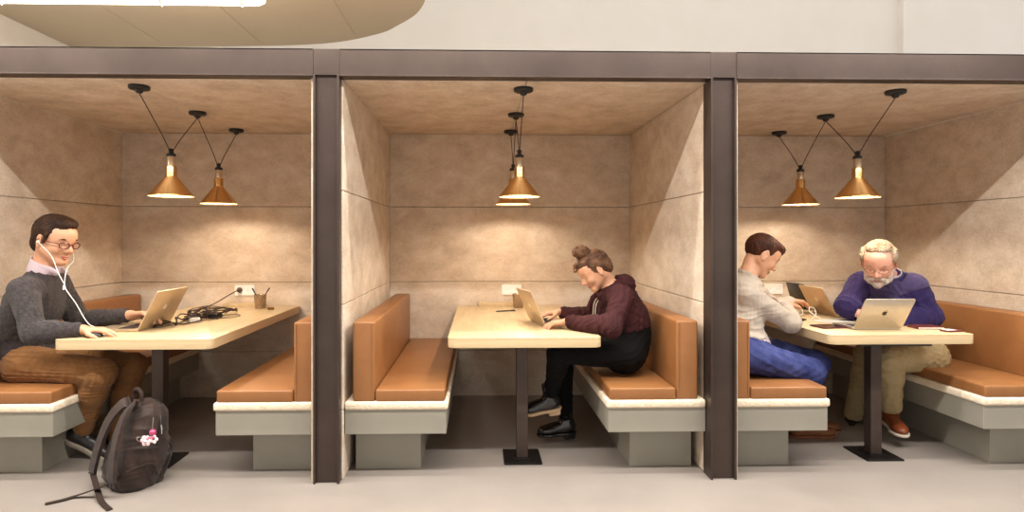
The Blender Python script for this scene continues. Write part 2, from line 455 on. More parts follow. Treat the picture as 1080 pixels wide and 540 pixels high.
# fluorescent rows under the hall ceiling
def tube_light(x, y, L=1.45, z=CZ-.12, lab='', w=60, vis=True):
    t = empty('fluorescent_lamp', (x,y,z), 0, lab, 'ceiling lamp', 'fluorescent tube lamps under the hall ceiling')
    m = MB(); m.box(-L/2,L/2,-.03,.03,.075,CZ-z, bev=.006)
    for s in (-L/2+.12, L/2-.12): m.box(s-.012,s+.012,-.016,.016,-.005,.08, bev=.003)
    m.build('housing', 'fixture', t)
    m = MB()
    q = Matrix.Rotation(PI/2,4,'Y')
    m.lathe([(.004,-L/2),(.026,-L/2+.008),(.042,-L/2+.05),(.042,L/2-.05),(.026,L/2-.008),(.004,L/2)], 20, q, cap0=True, cap1=True)
    m.build('tube', 'tube', t, smooth=True)
    for s in (-L/2+.13, L/2-.73, L/2-.16):
        c = MB(); c.lathe([(.043,-.012),(.045,0),(.043,.012)], 20, Matrix.Translation((s,0,0))@q)
        c.box(s-.004,s+.004,-.004,.004,-.055,-.03, bev=.001)
        c.build('clip', 'fixture', t, smooth=True)
    l = bpy.data.lights.new('tube_glow','AREA'); l.shape = 'RECTANGLE'; l.size = L-.05; l.size_y = .05
    l.energy = w; l.color = (1,.965,.915)
    lo = bpy.data.objects.new('tube_glow', l); C.objects.link(lo); lo.parent = t; lo.location = (0,0,-.045)
    return t
ROW_A = -1.2; ROW_B = -.22
for k,x in enumerate((-3.1,-1.55,0,1.55,3.1)):
    tube_light(x, ROW_A, lab='long fluorescent tube lamp in the front row above the hall floor', w=LA)
for k,x in enumerate((-3.1,-1.55,0,1.55,3.1)):
    tube_light(x, ROW_B, lab='long fluorescent tube lamp in the row right above the steel beam', w=LB)
tube_light(-2.52, 1.29, L=1.98, z=2.957, lab='glowing white fluorescent tube lamp under the beige ceiling above the backpack booth', w=LC)

# ambient daylight of the open hall
w = bpy.data.worlds.new('hall'); S.world = w; w.use_nodes = True
wn = w.node_tree.nodes; bg = wn['Background']; bg.inputs[0].default_value = (1.0,.955,.90,1); bg.inputs[1].default_value = WORLD

# ------------------------------------------------------------------ benches
BOOTH = ['in the backpack booth', "in the woman's booth", 'in the booth of two men']
def bench(xw, sg, label, ext=0):
    """xw: x of the wall behind, sg: +1 when the bench grows towards +x"""
    t = empty('bench', (xw,.06,0), 0, label, 'bench', 'tan leather booth benches')
    t.scale = (1,1,1)
    Lb = BACK-.06-.004
    def bx(m, a, b, *r, **k): m.box(min(a*sg,b*sg), max(a*sg,b*sg), *r, **k)
    m = MB(); bx(m, .035,.385+ext, .14,Lb,0,.232, bev=.002); m.build('plinth','grey',t)
    m = MB(); bx(m, .004,.53+ext, .012,Lb,.228,.358, bev=.003); m.build('apron','grey',t)
    m = MB(); bx(m, .004,.54+ext, 0,Lb,.356,.40, bev=.012, seg=3); m.build('seat_board','pad',t, smooth=True)
    m = MB(); bx(m, .162,.525+ext, .006,Lb,.399,.462, bev=.011, seg=4)
    c = m.build('seat_cushion','leather',t, smooth=True)
    m = MB(); bx(m, .044,.160, .01,Lb-.01,.399,.815, bev=.013, seg=4); m.build('backrest','leather',t, smooth=True)
    # a soft dip in the seat, and fine piping seam along the backrest edge
    m = MB(); xe = .146*sg
    m.tube([(xe,.0085,.41),(xe,.0085,.80)], .0016, 6); m.build('seam','leather',t)
    return t
bench(-2.78, 1, 'tan leather bench with the man in the grey sweater sitting on it', .065)
bench(-.80,-1, 'empty tan leather bench behind the table with the tangled cables', .03)
bench(-.70, 1, "empty tan leather bench facing the woman in the maroon hoodie")
bench(1.20,-1, 'tan leather bench with the woman in the maroon hoodie sitting on it', -.01)
bench(1.275, 1, 'tan leather bench with the man in blue jeans sitting on it', .045)
bench(3.27,-1, 'long tan leather bench with the bearded man in purple sitting on it', .045)

# ------------------------------------------------------------------ tables
TZ = .72
def rrect(x0,x1,y0,y1,r,n=6):
    P = []
    for (a,b,s) in ((x1-r,y1-r,0),(x0+r,y1-r,90),(x0+r,y0+r,180),(x1-r,y0+r,270)):
        for k in range(n+1):
            q = R(s+90*k/n); P.append((a+r*math.cos(q), b+r*math.sin(q)))
    return P
def table(x, label, y0=.11, flap=(-.25,.08), dx=0):
    t = empty('table', (x,.35,0), 0, label, 'table', 'birch booth tables')
    hw = .41; ya = y0-.35; yb = BACK-.35-.003
    P = rrect(-hw,hw,ya,yb,.035)
    m = MB(); m.prism(P, TZ-.006, TZ, bev=.0015); m.build('tabletop','wood',t, smooth=True)
    m = MB(); m.prism([(a*.9985,b*.9985) for a,b in P], TZ-.052, TZ-.0055, bev=.003); m.build('tabletop_edge','edge',t, smooth=True)
    m = MB(); m.box(dx-.032,dx+.032,-.032,.032,.012,TZ-.052, bev=.003); m.build('leg','legsteel',t)
    m = MB(); m.box(dx-.105,dx+.105,-.115,.115,0,.010, bev=.002)
    m.box(dx-.05,dx+.05,-.05,.05,.009,.014, bev=.002)
    for a in (-.09,.09):
        for b in (-.1,.1): m.lathe([(.006,.009),(.006,.0125),(.002,.0135)], 10, Matrix.Translation((a+dx,b,0)), cap1=True)
    m.build('base_plate','black',t)
    m = MB(); m.box(dx-.2,dx+.2,-.2,.2,TZ-.060,TZ-.0515, bev=.002); m.build('mounting_plate','black',t)
    m = MB(); m.box(flap[0],flap[1],1.26,1.345,TZ,TZ+.028, bev=.003); m.build('cable_flap','wood',t)
    return t
table(-1.805, 'birch table with an open laptop and tangled dark cables on it', flap=(-.16,.14), dx=.02)
table(.245, 'birch table with only one laptop, in front of the woman')
table(2.322, 'birch table shared by two men, with laptops and papers on it', y0=.16, dx=-.045)

# ------------------------------------------------------------------ sockets
SOCK = ['white double wall socket with a black plug in it', 'white double wall socket above the table of the woman', 'white double wall socket behind the man in jeans']
sock_x = [-1.829, .259, 2.353]
for x,lab in zip(sock_x, SOCK):
    t = empty('wall_socket', (x,BACK,.842), 0, lab, 'wall socket', 'double wall sockets')
    m = MB(); m.box(-.077,.077,-.012,0,-.041,.041, bev=.004, seg=3); m.build('cover_plate','plate',t)
    for s in (-.036,.036):
        m = MB(); q = Matrix.Translation((s,-.0115,0))@Matrix.Rotation(PI/2,4,'X')
        m.lathe([(.026,-.001),(.027,.003),(.0235,.0035),(.022,-.0005),(.001,-.0008)], 28, q)
        o = m.build('socket_ring','plate',t, smooth=True)
        h = MB()
        for d in (-.0095,.0095): h.lathe([(.0026,0),(.0026,.0022),(.0005,.0023)], 10, Matrix.Translation((s+d,-.0112,0))@Matrix.Rotation(PI/2,4,'X'), cap0=True)
        h.build('pin_hole','hole',o)

# ------------------------------------------------------------------ pendant lamps
def canopy(x,y,lab):
    t = empty('ceiling_rose', (x,y,TOP), 0, lab, 'ceiling rose', 'black ceiling roses of the pendant lamps')
    m = MB(); m.lathe([(.003,0),(.052,0),(.054,-.006),(.052,-.017),(.046,-.021),(.02,-.024),(.018,-.034),(.012,-.040),(.002,-.041)], 28)
    m.build('canopy_disc','blackpl',t, smooth=True)
    return t
def pendant(x,y,z,ya,yb,lab):
    t = empty('pendant_lamp', (x,y,z), 0, lab, 'pendant lamp', 'conical brass pendant lamps')
    # z is the rim of the shade
    out = [(.124,0),(.124,.004),(.1205,.009),(.033,.118),(.0315,.124),(.0315,.176),(.029,.181),(.024,.183)]
    m = MB(); m.lathe(out+[(.0225,.183),(.0225,.12)], 48); m.build('lamp_shade','brass',t, smooth=True)
    m = MB(); m.lathe([(.1225,.0005),(.118,.0075),(.0305,.115),(.0225,.12)], 48); m.build('shade_lining','shade_in',t, smooth=True)
    m = MB(); m.lathe([(.0235,.182),(.0235,.236),(.021,.240),(.004,.241)], 24); m.build('socket','sock',t, smooth=True)
    m = MB(); m.lathe([(.025,.238),(.026,.250),(.021,.256),(.013,.259),(.012,.272),(.015,.276),(.012,.284),(.003,.287)], 24)
    m.box(-.006,.006,-.022,.022,.262,.272, bev=.002)
    m.build('cap','blackpl',t, smooth=True)
    m = MB(); m.ball((0,0,.085), .026); m.lathe([(.012,.10),(.012,.14)], 14)
    m.build('bulb','bulb',t, smooth=True)
    for yy in (ya,yb):
        m = MB(); d = 1 if yy > y else -1
        m.tube(crom([(0,.018*d,.270),(0,(yy-y)*.35,.270+(TOP-.04-z-.270)*.35),(0,yy-y,TOP-.038-z)],6), .0026, 8)
        m.build('cord','cord',t, smooth=True)
    l = bpy.data.lights.new('bulb_glow','POINT'); l.energy = LP; l.color = (1,.87,.70); l.shadow_soft_size = .02
    lo = bpy.data.objects.new('bulb_glow', l); C.objects.link(lo); lo.parent = t; lo.location = (0,0,.050)
    return t
CY = [.22,.90,1.53]
who = ['in the backpack booth','in the booth of the woman','in the booth of the two men']
lx = [-1.83,.245,2.32]
for i in range(3):
    for y,p in zip(CY,('front','middle','rear')):
        canopy(lx[i]+(.0), y, 'black %s ceiling rose of the pendant cords %s'%(p,who[i]))
    pendant(lx[i], .56, 1.497, CY[0],CY[1], 'conical brass pendant lamp hanging nearer the table front %s'%who[i])
    pendant(lx[i], 1.22, 1.49, CY[1],CY[2], 'conical brass pendant lamp hanging nearer the back wall %s'%who[i])

# ------------------------------------------------------------------ laptops
def apple(sz):
    P = []
    for k in range(40):
        a = 2*PI*k/40
        r = 1-.10*max(0,math.cos(2*a-PI))*.6
        x = r*math.cos(a)*.86; z = r*math.sin(a)
        if z > 0: z -= .16*math.exp(-(x/.22)**2)
        else: z += .13*math.exp(-(x/.2)**2)
        x *= 1-.14*max(0,-z)
        d = math.hypot(x-1.02, z-.1)
        if d < .42: x = 1.02-math.sqrt(max(.42**2-(z-.1)**2,0))
        P.append((x*sz, z*sz))
    leaf = [(.02*sz,1.02*sz),(.06*sz,1.22*sz),(.2*sz,1.40*sz),(.42*sz,1.5*sz),(.40*sz,1.3*sz),(.26*sz,1.1*sz)]
    return P, leaf
def laptop(loc, rz, lean, wd, dp, m, label, logo='disc', group=None):
    """hinge at loc along local y; the deck lies towards -x, the lid leans towards +x"""
    t = empty('laptop', loc, rz, label, 'laptop', group)
    hw = wd/2
    b = MB(); b.prism(rrect(-dp,0,-hw,hw,.012), .0025, .0155, bev=.003)
    for a in (-dp+.02,-.02):
        for c in (-hw+.02,hw-.02): b.lathe([(.006,0),(.006,.004)], 10, Matrix.Translation((a,c,0)), cap0=True)
    b.build('base',m,t, smooth=True)
    k = MB(); kx0,kx1 = -dp*.50,-.025
    rows = 5; cols = 13; ky = hw-.02
    k.box(kx0,kx1,-ky,ky,.0152,.0158)
    for r_ in range(rows):
        for c in range(cols):
            x0 = kx0+(kx1-kx0)*r_/rows; y0 = -ky+2*ky*c/cols
            k.box(x0+.0015,x0+(kx1-kx0)/rows-.0015,y0+.0015,y0+2*ky/cols-.0015,.0157,.0172)
    k.build('keyboard','keys',t)
    p = MB(); p.prism(rrect(-dp+.012,-dp*.56,-.05,.05,.004), .0150,.0160); p.build('trackpad',m,t)
    q = Matrix.Translation((.002,0,.012))@Matrix.Rotation(lean,4,'Y')      # local z of lid leans to +x
    hgt = dp-.004
    ly = MB()
    # rounded sheet in the lid's z-y plane
    RR = rrect(0,hgt,-hw,hw,.010)
    to = q@Matrix(((0,0,1,0),(0,1,0,0),(1,0,0,0),(0,0,0,1)))
    ly.prism(RR, -.003, .003, bev=.0015, mtx=to); lid = ly.build('lid',m,t, smooth=True)
    sc = MB(); sc.prism(rrect(.012,hgt-.008,-hw+.008,hw-.008,.004), -.0038,-.0029, mtx=to); sc.build('screen','screen',lid)
    lg = MB(); cc = hgt*.52
    if logo == 'apple':
        P,leaf = apple(.017)
        for poly in (P,leaf): lg.prism([(cc+z,y) for y,z in poly], .0029,.0036, mtx=to)
        lg.build('logo','logo_dark',lid)
    elif logo == 'disc':
        lg.prism([(cc+.016*math.cos(2*PI*a/28), .016*math.sin(2*PI*a/28)) for a in range(28)], .0029,.0036, mtx=to)
        lg.build('logo','logo_pale',lid)
    return t
laptop((-1.925,.555,TZ), 0, R(27), .36,.245, 'gold', 'silver laptop open in front of the man in the grey sweater')
laptop((.362,.625,TZ), PI+R(12), R(24), .325,.225, 'gold', 'silver laptop the woman in the hoodie is typing on')
laptop((2.30,.345,TZ), -PI/2, R(33), .285,.215, 'silver', 'silver laptop with a dark apple emblem on its lid, before the bearded man', 'apple')
laptop((2.392,1.045,TZ), PI, R(28), .30,.21, 'gold', 'pale gold laptop turned away, between the two men')
laptop((2.425,1.395,TZ), PI, R(16), .26,.19, 'blackpl', 'small dark laptop standing open behind the pale gold laptop', None)
# ------------------------------------------------------------------ people
def V3(x, y, z): return np.array((x, y, z))
def nrm(v): v = np.array(v, float); return v/np.linalg.norm(v)
def basis(fwd, up):
    """columns: forward, left, up"""
    f = nrm(fwd); l = nrm(np.cross(up, f)); u = np.cross(f, l)
    return np.stack([f,l,u],1)

def head(fl, c, B, s, jaw=1.0):
    """c: centre of the skull, B: forward/left/up, s: scale (1 = 0.235 m tall head)"""
    P = lambda x,y,z: c+B@(np.array((x,y,z))*s)
    fl.ell(P(-.012,0,.030), np.array((.097,.077,.088))*s, B, .01)
    fl.ell(P(.030,0,-.022), np.array((.066,.062,.080))*s, B, .03*s)
    fl.ell(P(.052,0,.040), np.array((.044,.058,.044))*s, B, .03*s)
    for y in (-1,1):
        fl.cap(P(-.005,y*.056*jaw,-.045), P(.064,y*.014,-.094), .022*s, .017*s, .025*s)
        fl.ell(P(.062,y*.038,-.028), np.array((.024,.022,.024))*s, B, .02*s)
        fl.cap(P(.080,y*.014,.017), P(.070,y*.048,.016), .011*s, .008*s, .014*s)
    fl.cap(P(.070,-.008,-.098), P(.070,.008,-.098), .019*s, .019*s, .018*s)
    for y in (-1,1): fl.ell(P(.098,y*.033,-.002), np.array((.016,.020,.012))*s, B, .014*s, 'sub')
    fl.cap(P(.086,0,.006), P(.110,0,-.030), .0085*s, .0120*s, .010*s)
    for y in (-1,1):
        fl.ell(P(.098,y*.013,-.036), np.array((.010,.008,.008))*s, B, .006*s)
        fl.cap(P(.087,0,-.062), P(.080,y*.022,-.064), .0085*s, .005*s, .006*s)
        fl.cap(P(.085,0,-.073), P(.079,y*.018,-.072), .0090*s, .005*s, .006*s)
        # upper eyelid
        fl.cap(P(.083,y*.021,.003), P(.076,y*.046,.001), .0085*s, .0070*s, .005*s)
        # ear
        e = basis(B@np.array((1,y*.35,0)), B[:,2])
        fl.ell(P(-.008,y*.080,-.006), np.array((.021,.0075,.034))*s, e, .008*s)
        fl.ell(P(-.002,y*.090,-.002), np.array((.010,.006,.018))*s, e, .004*s, 'sub')
        fl.ell(P(-.004,y*.080,-.034), np.array((.010,.007,.010))*s, e, .005*s)

def eyes(c, B, s, parent):
    P = lambda x,y,z: c+B@(np.array((x,y,z))*s)
    for y in (-1,1):
        m = MB(); m.ball(P(.0730,y*.033,-.005), .0120*s, 14)
        e = m.build('eye','eye',parent, smooth=True)
        m = MB(); m.ball(P(.0805,y*.033,-.0095), .0055*s, 12); m.build('iris','iris',e, smooth=True)
def brows(c, B, s, parent, m_, th=.0045):
    P = lambda x,y,z: c+B@(np.array((x,y,z))*s)
    for y in (-1,1):
        m = MB(); m.tube(crom([P(.093,y*.014,.019),P(.091,y*.032,.026),P(.080,y*.052,.021)],4), [th*s*q for q in (.8,1,1,1,1,1,.8,.7,.5)], 8)
        m.build('eyebrow',m_,parent, smooth=True)
def mouth(c, B, s, parent):
    P = lambda x,y,z: c+B@(np.array((x,y,z))*s)
    m = MB(); m.tube(crom([P(.083,-.022,-.0655),P(.0925,-.009,-.0640),P(.0935,0,-.0655),P(.0925,.009,-.0640),P(.083,.022,-.0655)],3), [.002*s]+[.0040*s]*11+[.002*s], 8)
    m.tube(crom([P(.083,-.018,-.0725),P(.0925,0,-.0745),P(.083,.018,-.0725)],4), [.002*s]+[.0045*s]*7+[.002*s], 8)
    m.build('lips','lip',parent, smooth=True)

def hand(fl, w, d, n, thumb, s=1.0, curl=(.35,.45,.5,.55), bend=1.0, spread=.10):
    """w wrist, d towards fingertips, n out of the palm, thumb: +1/-1 side along n x d"""
    d = nrm(d); n = nrm(np.array(n)-d*np.dot(n,d)); t = np.cross(n,d)*thumb      # t: towards the thumb
    kn = []
    for i,(o,l) in enumerate(((.033,.086),(.011,.090),(-.011,.086),(-.031,.078))):
        k = w+d*l*s+t*o*s-n*.004*s*(1-abs(i-1.3)/2)
        fl.cap(w+d*.012*s+t*o*.55*s, k, .0135*s, .0115*s, .012*s); kn.append((k,o))
    fl.ell(w+d*.045*s+n*.004*s, np.array((.042,.034,.012))*s, np.stack([d,t,n],1), .012*s)
    L = ((.042,.025,.020),(.046,.029,.022),(.043,.027,.021),(.034,.021,.018))
    for (k,o),ls,cu in zip(kn,L,curl):
        a = 0; p = k; q = d+t*o/.033*spread
        for j,l in enumerate(ls):
            a += cu*bend*(1,.95,.7)[j]
            v = nrm(q*math.cos(a)+n*math.sin(a)); p2 = p+v*l*s
            fl.cap(p,p2,(.0094-.0009*j)*s,(.0088-.0011*j)*s,.0025 if j else .006); p = p2
    p = w+d*.022*s+t*.024*s; 
    for (v,l,r) in (((.62,.72,.25),.044,.0135),((.82,.42,.32),.032,.0105),((.92,.15,.34),.026,.0092)):
        v = nrm(d*v[0]+t*v[1]+n*v[2]); p2 = p+v*l*s; fl.cap(p,p2,r*s,r*.88*s,.007*s); p = p2

class Person:
    def __init__(s, label, J, k=1.0, female=False):
        s.J = {a: np.array(b, float) for a,b in J.items()}; s.k = k; s.fem = female
        J = s.J
        s.hipax = nrm(J['hipL']-J['hipR']); s.shax = nrm(J['shL']-J['shR'])
        s.pel = (J['hipL']+J['hipR'])/2; s.chest = (J['shL']+J['shR'])/2
        s.root = empty('person', tuple(s.pel*np.array((1,1,0))+np.array((0,0,.46))), 0, label, 'person')
        s.inv = np.array(s.root.location)
        s.spine = nrm(s.chest-s.pel)
    def bounds(s, keys, m):
        P = np.stack([s.J[k] for k in keys]); return P.min(0)-m, P.max(0)+m
    def torso(s, fl, e=0.0, top=True, k=.04, belly=0.0):
        """e: how far the surface lies outside the skin"""
        q = s.k; J = s.J
        up = s.spine; fw = nrm(np.cross(s.hipax, up)); fw2 = nrm(np.cross(s.shax, up))
        Bh = np.stack([fw, np.cross(up,fw), up],1); Bs = np.stack([fw2, np.cross(up,fw2), up],1)
        L = np.linalg.norm(s.chest-s.pel)
        bend = s.J.get('mid', s.pel+(s.chest-s.pel)*.5-fw*.02)
        fl.ell(s.pel+up*.02, np.array((.118,.165,.115))*q+e, Bh, k)
        fl.ell(bend, np.array((.110+belly,.142+belly*.5,.14))*q+e, Bh, k*1.5)
        fl.ell(bend*.35+s.chest*.65-up*.03, np.array((.112,.155,.15))*q+e, Bs, k*1.5)
        fl.cap(J['shL']-s.shax*.045*q-up*.01, J['shR']+s.shax*.045*q-up*.01, .062*q+e, .062*q+e, k)
        fl.cap(s.chest+up*.02, J['neck'], .066*q+e*.8, .054*q+e*.7, k)
    def arm(s, fl, side, e=0, k=.02, to=1.0, skin=False):
        q = s.k; a,b,c = s.J['sh'+side], s.J['el'+side], s.J['wr'+side]
        f = .86 if s.fem else 1
        fl.cap(a, b, (.052*q*f+e), (.040*q*f+e), k)
        c2 = b+(c-b)*to
        m_ = b+(c2-b)*.35
        fl.cap(b, m_, .040*q*f+e, .040*q*f+e, k)
        fl.cap(m_, c2, .040*q*f+e, .026*q*f+e*(1 if not skin else 0), k)
    def leg(s, fl, side, e=0, k=.025, to=1.0):
        q = s.k; a,b,c = s.J['hip'+side], s.J['kn'+side], s.J['an'+side]
        f = .93 if s.fem else 1
        fl.cap(a, b, .084*q*f+e, .058*q*f+e, k)
        c2 = b+(c-b)*to; m_ = b+(c2-b)*.3
        back = nrm(a-b)*.012
        fl.cap(b, m_+back, .056*q*f+e, .056*q*f+e, k)
        fl.cap(m_+back, c2, .056*q*f+e, .037*q*f+e, k)
    def finish(s):
        """children keep world coordinates"""
        for ch in list(s.root.children): ch.location = -Vector(s.inv)
        
def shoe(P, side, toe, up, L, mu, ms, name='shoe', boot=0, heel=0, e=1.0, solet=.012):
    """toe: direction heel>toe, up: away from the sole; ankle joint given"""
    an = P.J['an'+side]; B = basis(toe, up); q = P.k
    # ankle sits above the rear third of the foot
    O = an - B[:,2]*(.075*q) - B[:,0]*(.055*q)            # heel end at the sole
    pt = lambda x,y,z: O+B@np.array((x,y,z))
    lo = np.minimum(pt(0,0,0),pt(L,0,0))-.14; hi = np.maximum(pt(0,0,0),pt(L,0,0))+.19
    hi = np.maximum(hi, an+.15)
    fl = Field(lo, hi, .004)
    fl.ell(pt(.045,0,.035), (.050,.036*e,.042), B, .02)
    fl.ell(pt(L*.45,0,.030), (L*.34,.038*e,.040), B, .03)
    fl.ell(pt(L*.76,0,.022), (L*.25,.045*e,.030), B, .025)
    fl.cap(pt(.050,0,.05), an+B[:,2]*(.02+boot), .040*q*e, (.042+ (.004 if boot else 0))*q*e, .03)
    fl.half(pt(0,0,0), -B[:,2], .006)
    fl.half(an+B[:,2]*(.015+boot), B[:,2], .004)
    o = fl.mesh(name, mu, P.root)
    fs = Field(lo, hi, .004)
    fs.ell(pt(L*.76,0,0), (L*.27,.051*e,.030), B, .01, p=2)
    fs.ell(pt(.055,0,0), (.065,.041*e,.030), B, .04)
    fs.cap(pt(.06,0,0), pt(L*.7,0,0), .034*e, .04*e, .03)
    fs.half(pt(0,0,.006), B[:,2], .003)
    fs.half(pt(0,0,-solet), -B[:,2], .003)
    if heel:
        fs.ell(pt(.040,0,-heel*.5-.004), (.036,.032,heel*.5+.006), B, .006, p=6)
    fs.mesh('sole', ms, o)
    if not boot or True:
        m = MB()
        for k in range(4):
            x = L*.42+k*.020; z = .069-.0075*k
            m.tube([pt(x,-.018,z-.006),pt(x+.003,0,z+.002),pt(x,.018,z-.006)], .0022, 6)
        m.build('lace', mu, o, smooth=True)
    return o

# ---- the man with earphones, left booth: profile to the right
J = dict(
 hipR=V3(-2.5110,0.3300,0.5564), hipL=V3(-2.6188,0.5600,0.5432), knR=V3(-2.0607,0.2700,0.5145), knL=V3(-2.0215,0.5000,0.5020),
 anR=V3(-2.2535,0.4200,0.1634), anL=V3(-2.1557,0.5800,0.0558),
 shR=V3(-2.4601,0.2400,0.9686), shL=V3(-2.4977,0.5600,0.9805), elR=V3(-2.3424,0.1600,0.7454), elL=V3(-2.3911,0.6000,0.7500),
 wrR=V3(-2.1255,0.2200,0.7554), wrL=V3(-2.0663,0.5600,0.7938), neck=V3(-2.4570,0.4000,1.0890), mid=V3(-2.6074,0.4400,0.7240))
p = Person('man in a charcoal sweater with white earphones, typing at a laptop', J, 1.08)
hc = V3(-2.3887,0.3850,1.2393); hB = basis((.93,-.24,-.27), (.24,-.02,1)); hs = 1.10
lo,hi = p.bounds(J.keys(), .26); hi = np.maximum(hi, hc+.2)
fl = Field(lo, hi, .0045)
p.torso(fl, -.006); 
for sd in 'LR':
    p.arm(fl, sd, -.004, skin=True); p.leg(fl, sd, -.008)
    an = p.J['an'+sd]; fl.cap(an, an+np.array((0,0,-.03)), .024, .02)
head(fl, hc, hB, hs); fl.cap(p.J['neck']-np.array((0,0,.02)), hc+hB@np.array((-.025,0,-.06)), .060*1.06, .056*1.06, .03)
hand(fl, p.J['wrR'], (.95,.10,-.02), (0.05,.0,-1), -1*-1, 1.05, curl=(.22,.25,.28,.32))
hand(fl, p.J['wrL'], (.96,.0,.05), (0.1,-.35,-1), -1, 1.05, curl=(.35,.4,.5,.6))
body = fl.mesh('body','skin',p.root)
# clothes
fl = Field(lo, hi, .0055)
p.torso(fl, .016)
for sd in 'LR': p.arm(fl, sd, .014, to=.93, k=.03)
fl.wrinkle(.0055, .14, 3, (1,1,.8))
fl.half(p.pel+np.array((0,0,-.045)), (0,0,-1))
for sd in 'LR':
    w_ = p.J['wr'+sd]; d_ = nrm(w_-p.J['el'+sd]); fl.disc_cut(p.J['el'+sd]+(w_-p.J['el'+sd])*.93, d_, .09)
fl.disc_cut(p.J['neck']+np.array((.012,0,.004)), (.22,-.05,1), .13)
sw = fl.mesh('sweater','knit',p.root)
for sd in 'LR':
    m = MB()
    w_ = p.J['wr'+sd]; e_ = p.J['el'+sd]; c_ = e_+(w_-e_)*.925; d_ = nrm(w_-e_)
    m.tube([c_-d_*.028, c_-d_*.024, c_+d_*.004, c_+d_*.008], [.040,.0425,.0405,.036], 24)
    m.build('cuff','knit',sw, smooth=True)
# shirt collar: two pointed flaps around the neck
fl = Field(p.J['neck']-.14, p.J['neck']+.16, .0035)
n_ = p.J['neck']
fl.cap(n_+np.array((-.005,0,-.02)), n_+np.array((.006,0,.036)), .079, .071, .01)
fl.cap(n_+np.array((.03,-.05,.005)), n_+np.array((.10,-.045,-.035)), .030, .012, .02, flat=((0,1,.3),.5))
fl.cap(n_+np.array((.03,.05,.005)), n_+np.array((.10,.03,-.035)), .030, .012, .02, flat=((0,1,.3),.5))
fl.cap(n_+np.array((-.005,0,-.06)), n_+np.array((.012,0,.09)), .068, .062, .004, 'sub')
fl.disc_cut(n_+np.array((.012,0,.026)), (.45,-.05,1), .16)
fl.mesh('shirt_collar','collar1',p.root)
fl = Field(lo, hi, .0055)
for sd in 'LR': p.leg(fl, sd, .012, to=1.03)
up=p.spine
fl.ell(p.pel+up*.0, np.array((.130,.178,.115))*1.06, np.stack([nrm(np.cross(p.hipax,up)),p.hipax,up],1), .05)
fl.wrinkle(.0075, .10, 5, (1,1,1.4))
for sd in 'LR': fl.disc_cut(p.J['an'+sd]+(p.J['kn'+sd]-p.J['an'+sd])*-.02, nrm(p.J['an'+sd]-p.J['kn'+sd]), .10)
fl.half((0,0,.463), (0,0,-1)) if False else None
fl.mesh('trousers','chino1',p.root)
# shoes: near foot stands on its toe behind the plinth
shoe(p,'R',(.86,.10,-.50),(.50,.10,.86),.29,'shoe1','sole1',boot=.045,solet=.024)
shoe(p,'L',(1,-.1,-.12),(.12,0,1),.29,'shoe1','sole1',boot=.045)
# hair
def hair(c, B, s, m_, parent, style, name='hair', seed=1, wl=.025, amp=.004):
    P_ = lambda x,y,z: c+B@(np.array((x,y,z))*s)
    fl = Field(c-.2, c+.2, .0038)
    style(fl, P_, s, B)
    fl.wrinkle(amp, wl, seed, (1,1,.5))
    return fl.mesh(name, m_, parent)
def st_man1(fl, P, s, B):
    fl.ell(P(-.020,0,.036), np.array((.102,.086,.094))*s, B, .01)
    fl.ell(P(.020,0,.096), np.array((.066,.062,.034))*s, B, .02)
    fl.ell(P(-.070,0,-.03), np.array((.045,.062,.060))*s, B, .02)
    fl.cap(P(.045,.035,.098),P(.062,-.030,.086),.019*s,.017*s,.02)
    fl.ell(P(.100,0,-.02), np.array((.070,.15,.092))*s, B, .02,'sub')
    fl.ell(P(.022,0,-.070), np.array((.072,.15,.062))*s, B, .01,'sub')
    for y in (-1,1): fl.ell(P(-.002,y*.09,-.008), np.array((.026,.03,.034))*s, B, .006,'sub')
    fl.cap(P(.026,-.079,.03),P(.022,-.080,-.008),.010*s,.008*s,.006); fl.cap(P(.026,.079,.03),P(.022,.080,-.008),.010*s,.008*s,.006)
hair(hc, hB, hs, 'hair1', p.root, st_man1, seed=4)
eyes(hc,hB,hs,p.root); brows(hc,hB,hs,p.root,'hair1'); mouth(hc,hB,hs,p.root)
def specs(c, B, s, parent, m_, r=.0025, rx=.023, rz=.017):
    P = lambda x,y,z: c+B@(np.array((x,y,z))*s)
    g = MB()
    for y in (-1,1):
        g.tube([P(.108-.010*abs(math.cos(a)*rx+y*.034)/.05, y*.034+rx*math.cos(a), -.002+rz*math.sin(a)*(1-.12*math.sin(a))) for a in [2*PI*k/24 for k in range(25)]], r, 6)
        g.tube(crom([P(.098,y*.057,.004),P(.06,y*.078,.003),P(.0,y*.084,.002),P(-.02,y*.084,-.012)],4), r*.9, 6)
    g.tube(crom([P(.106,-.012,.002),P(.1105,0,.006),P(.106,.012,.002)],4), r, 6)
    return g.build('glasses', m_, parent, smooth=True)
specs(hc,hB,hs,p.root,'red_frame',.0032,.024,.016)
p.finish()
EAR = hc+hB@(np.array((.004,-.092,-.012))*hs)
t = empty('earphones', tuple(EAR), 0, 'white earphones with a thin cord hanging from the ears of the man in grey', 'earphones')
Pm = lambda x,y,z: hc+hB@(np.array((x,y,z))*hs)
jn = V3(-2.2390,0.2400,0.9989)
m = MB(); m.ball(EAR, .0075, 12); m.ball(Pm(.004,.092,-.012), .0075, 12); o = m.build('earbud','cable_w',t, smooth=True)
m = MB()
m.tube(crom([EAR, V3(-2.3233,0.2600,1.1521), V3(-2.2692,0.2400,1.0553), jn, V3(-2.2256,0.2350,0.9685), V3(-2.1590,0.2100,0.8994), V3(-2.1127,0.2000,0.8294), V3(-2.0828,0.2000,0.7887), V3(-2.0591,0.2100,0.7719)],6), .0020, 8)
m.tube(crom([Pm(.004,.092,-.012), Pm(.05,.09,-.09), V3(-2.2587,0.3000,1.0935), V3(-2.2407,0.2500,1.0495), jn],6), .0018, 8)
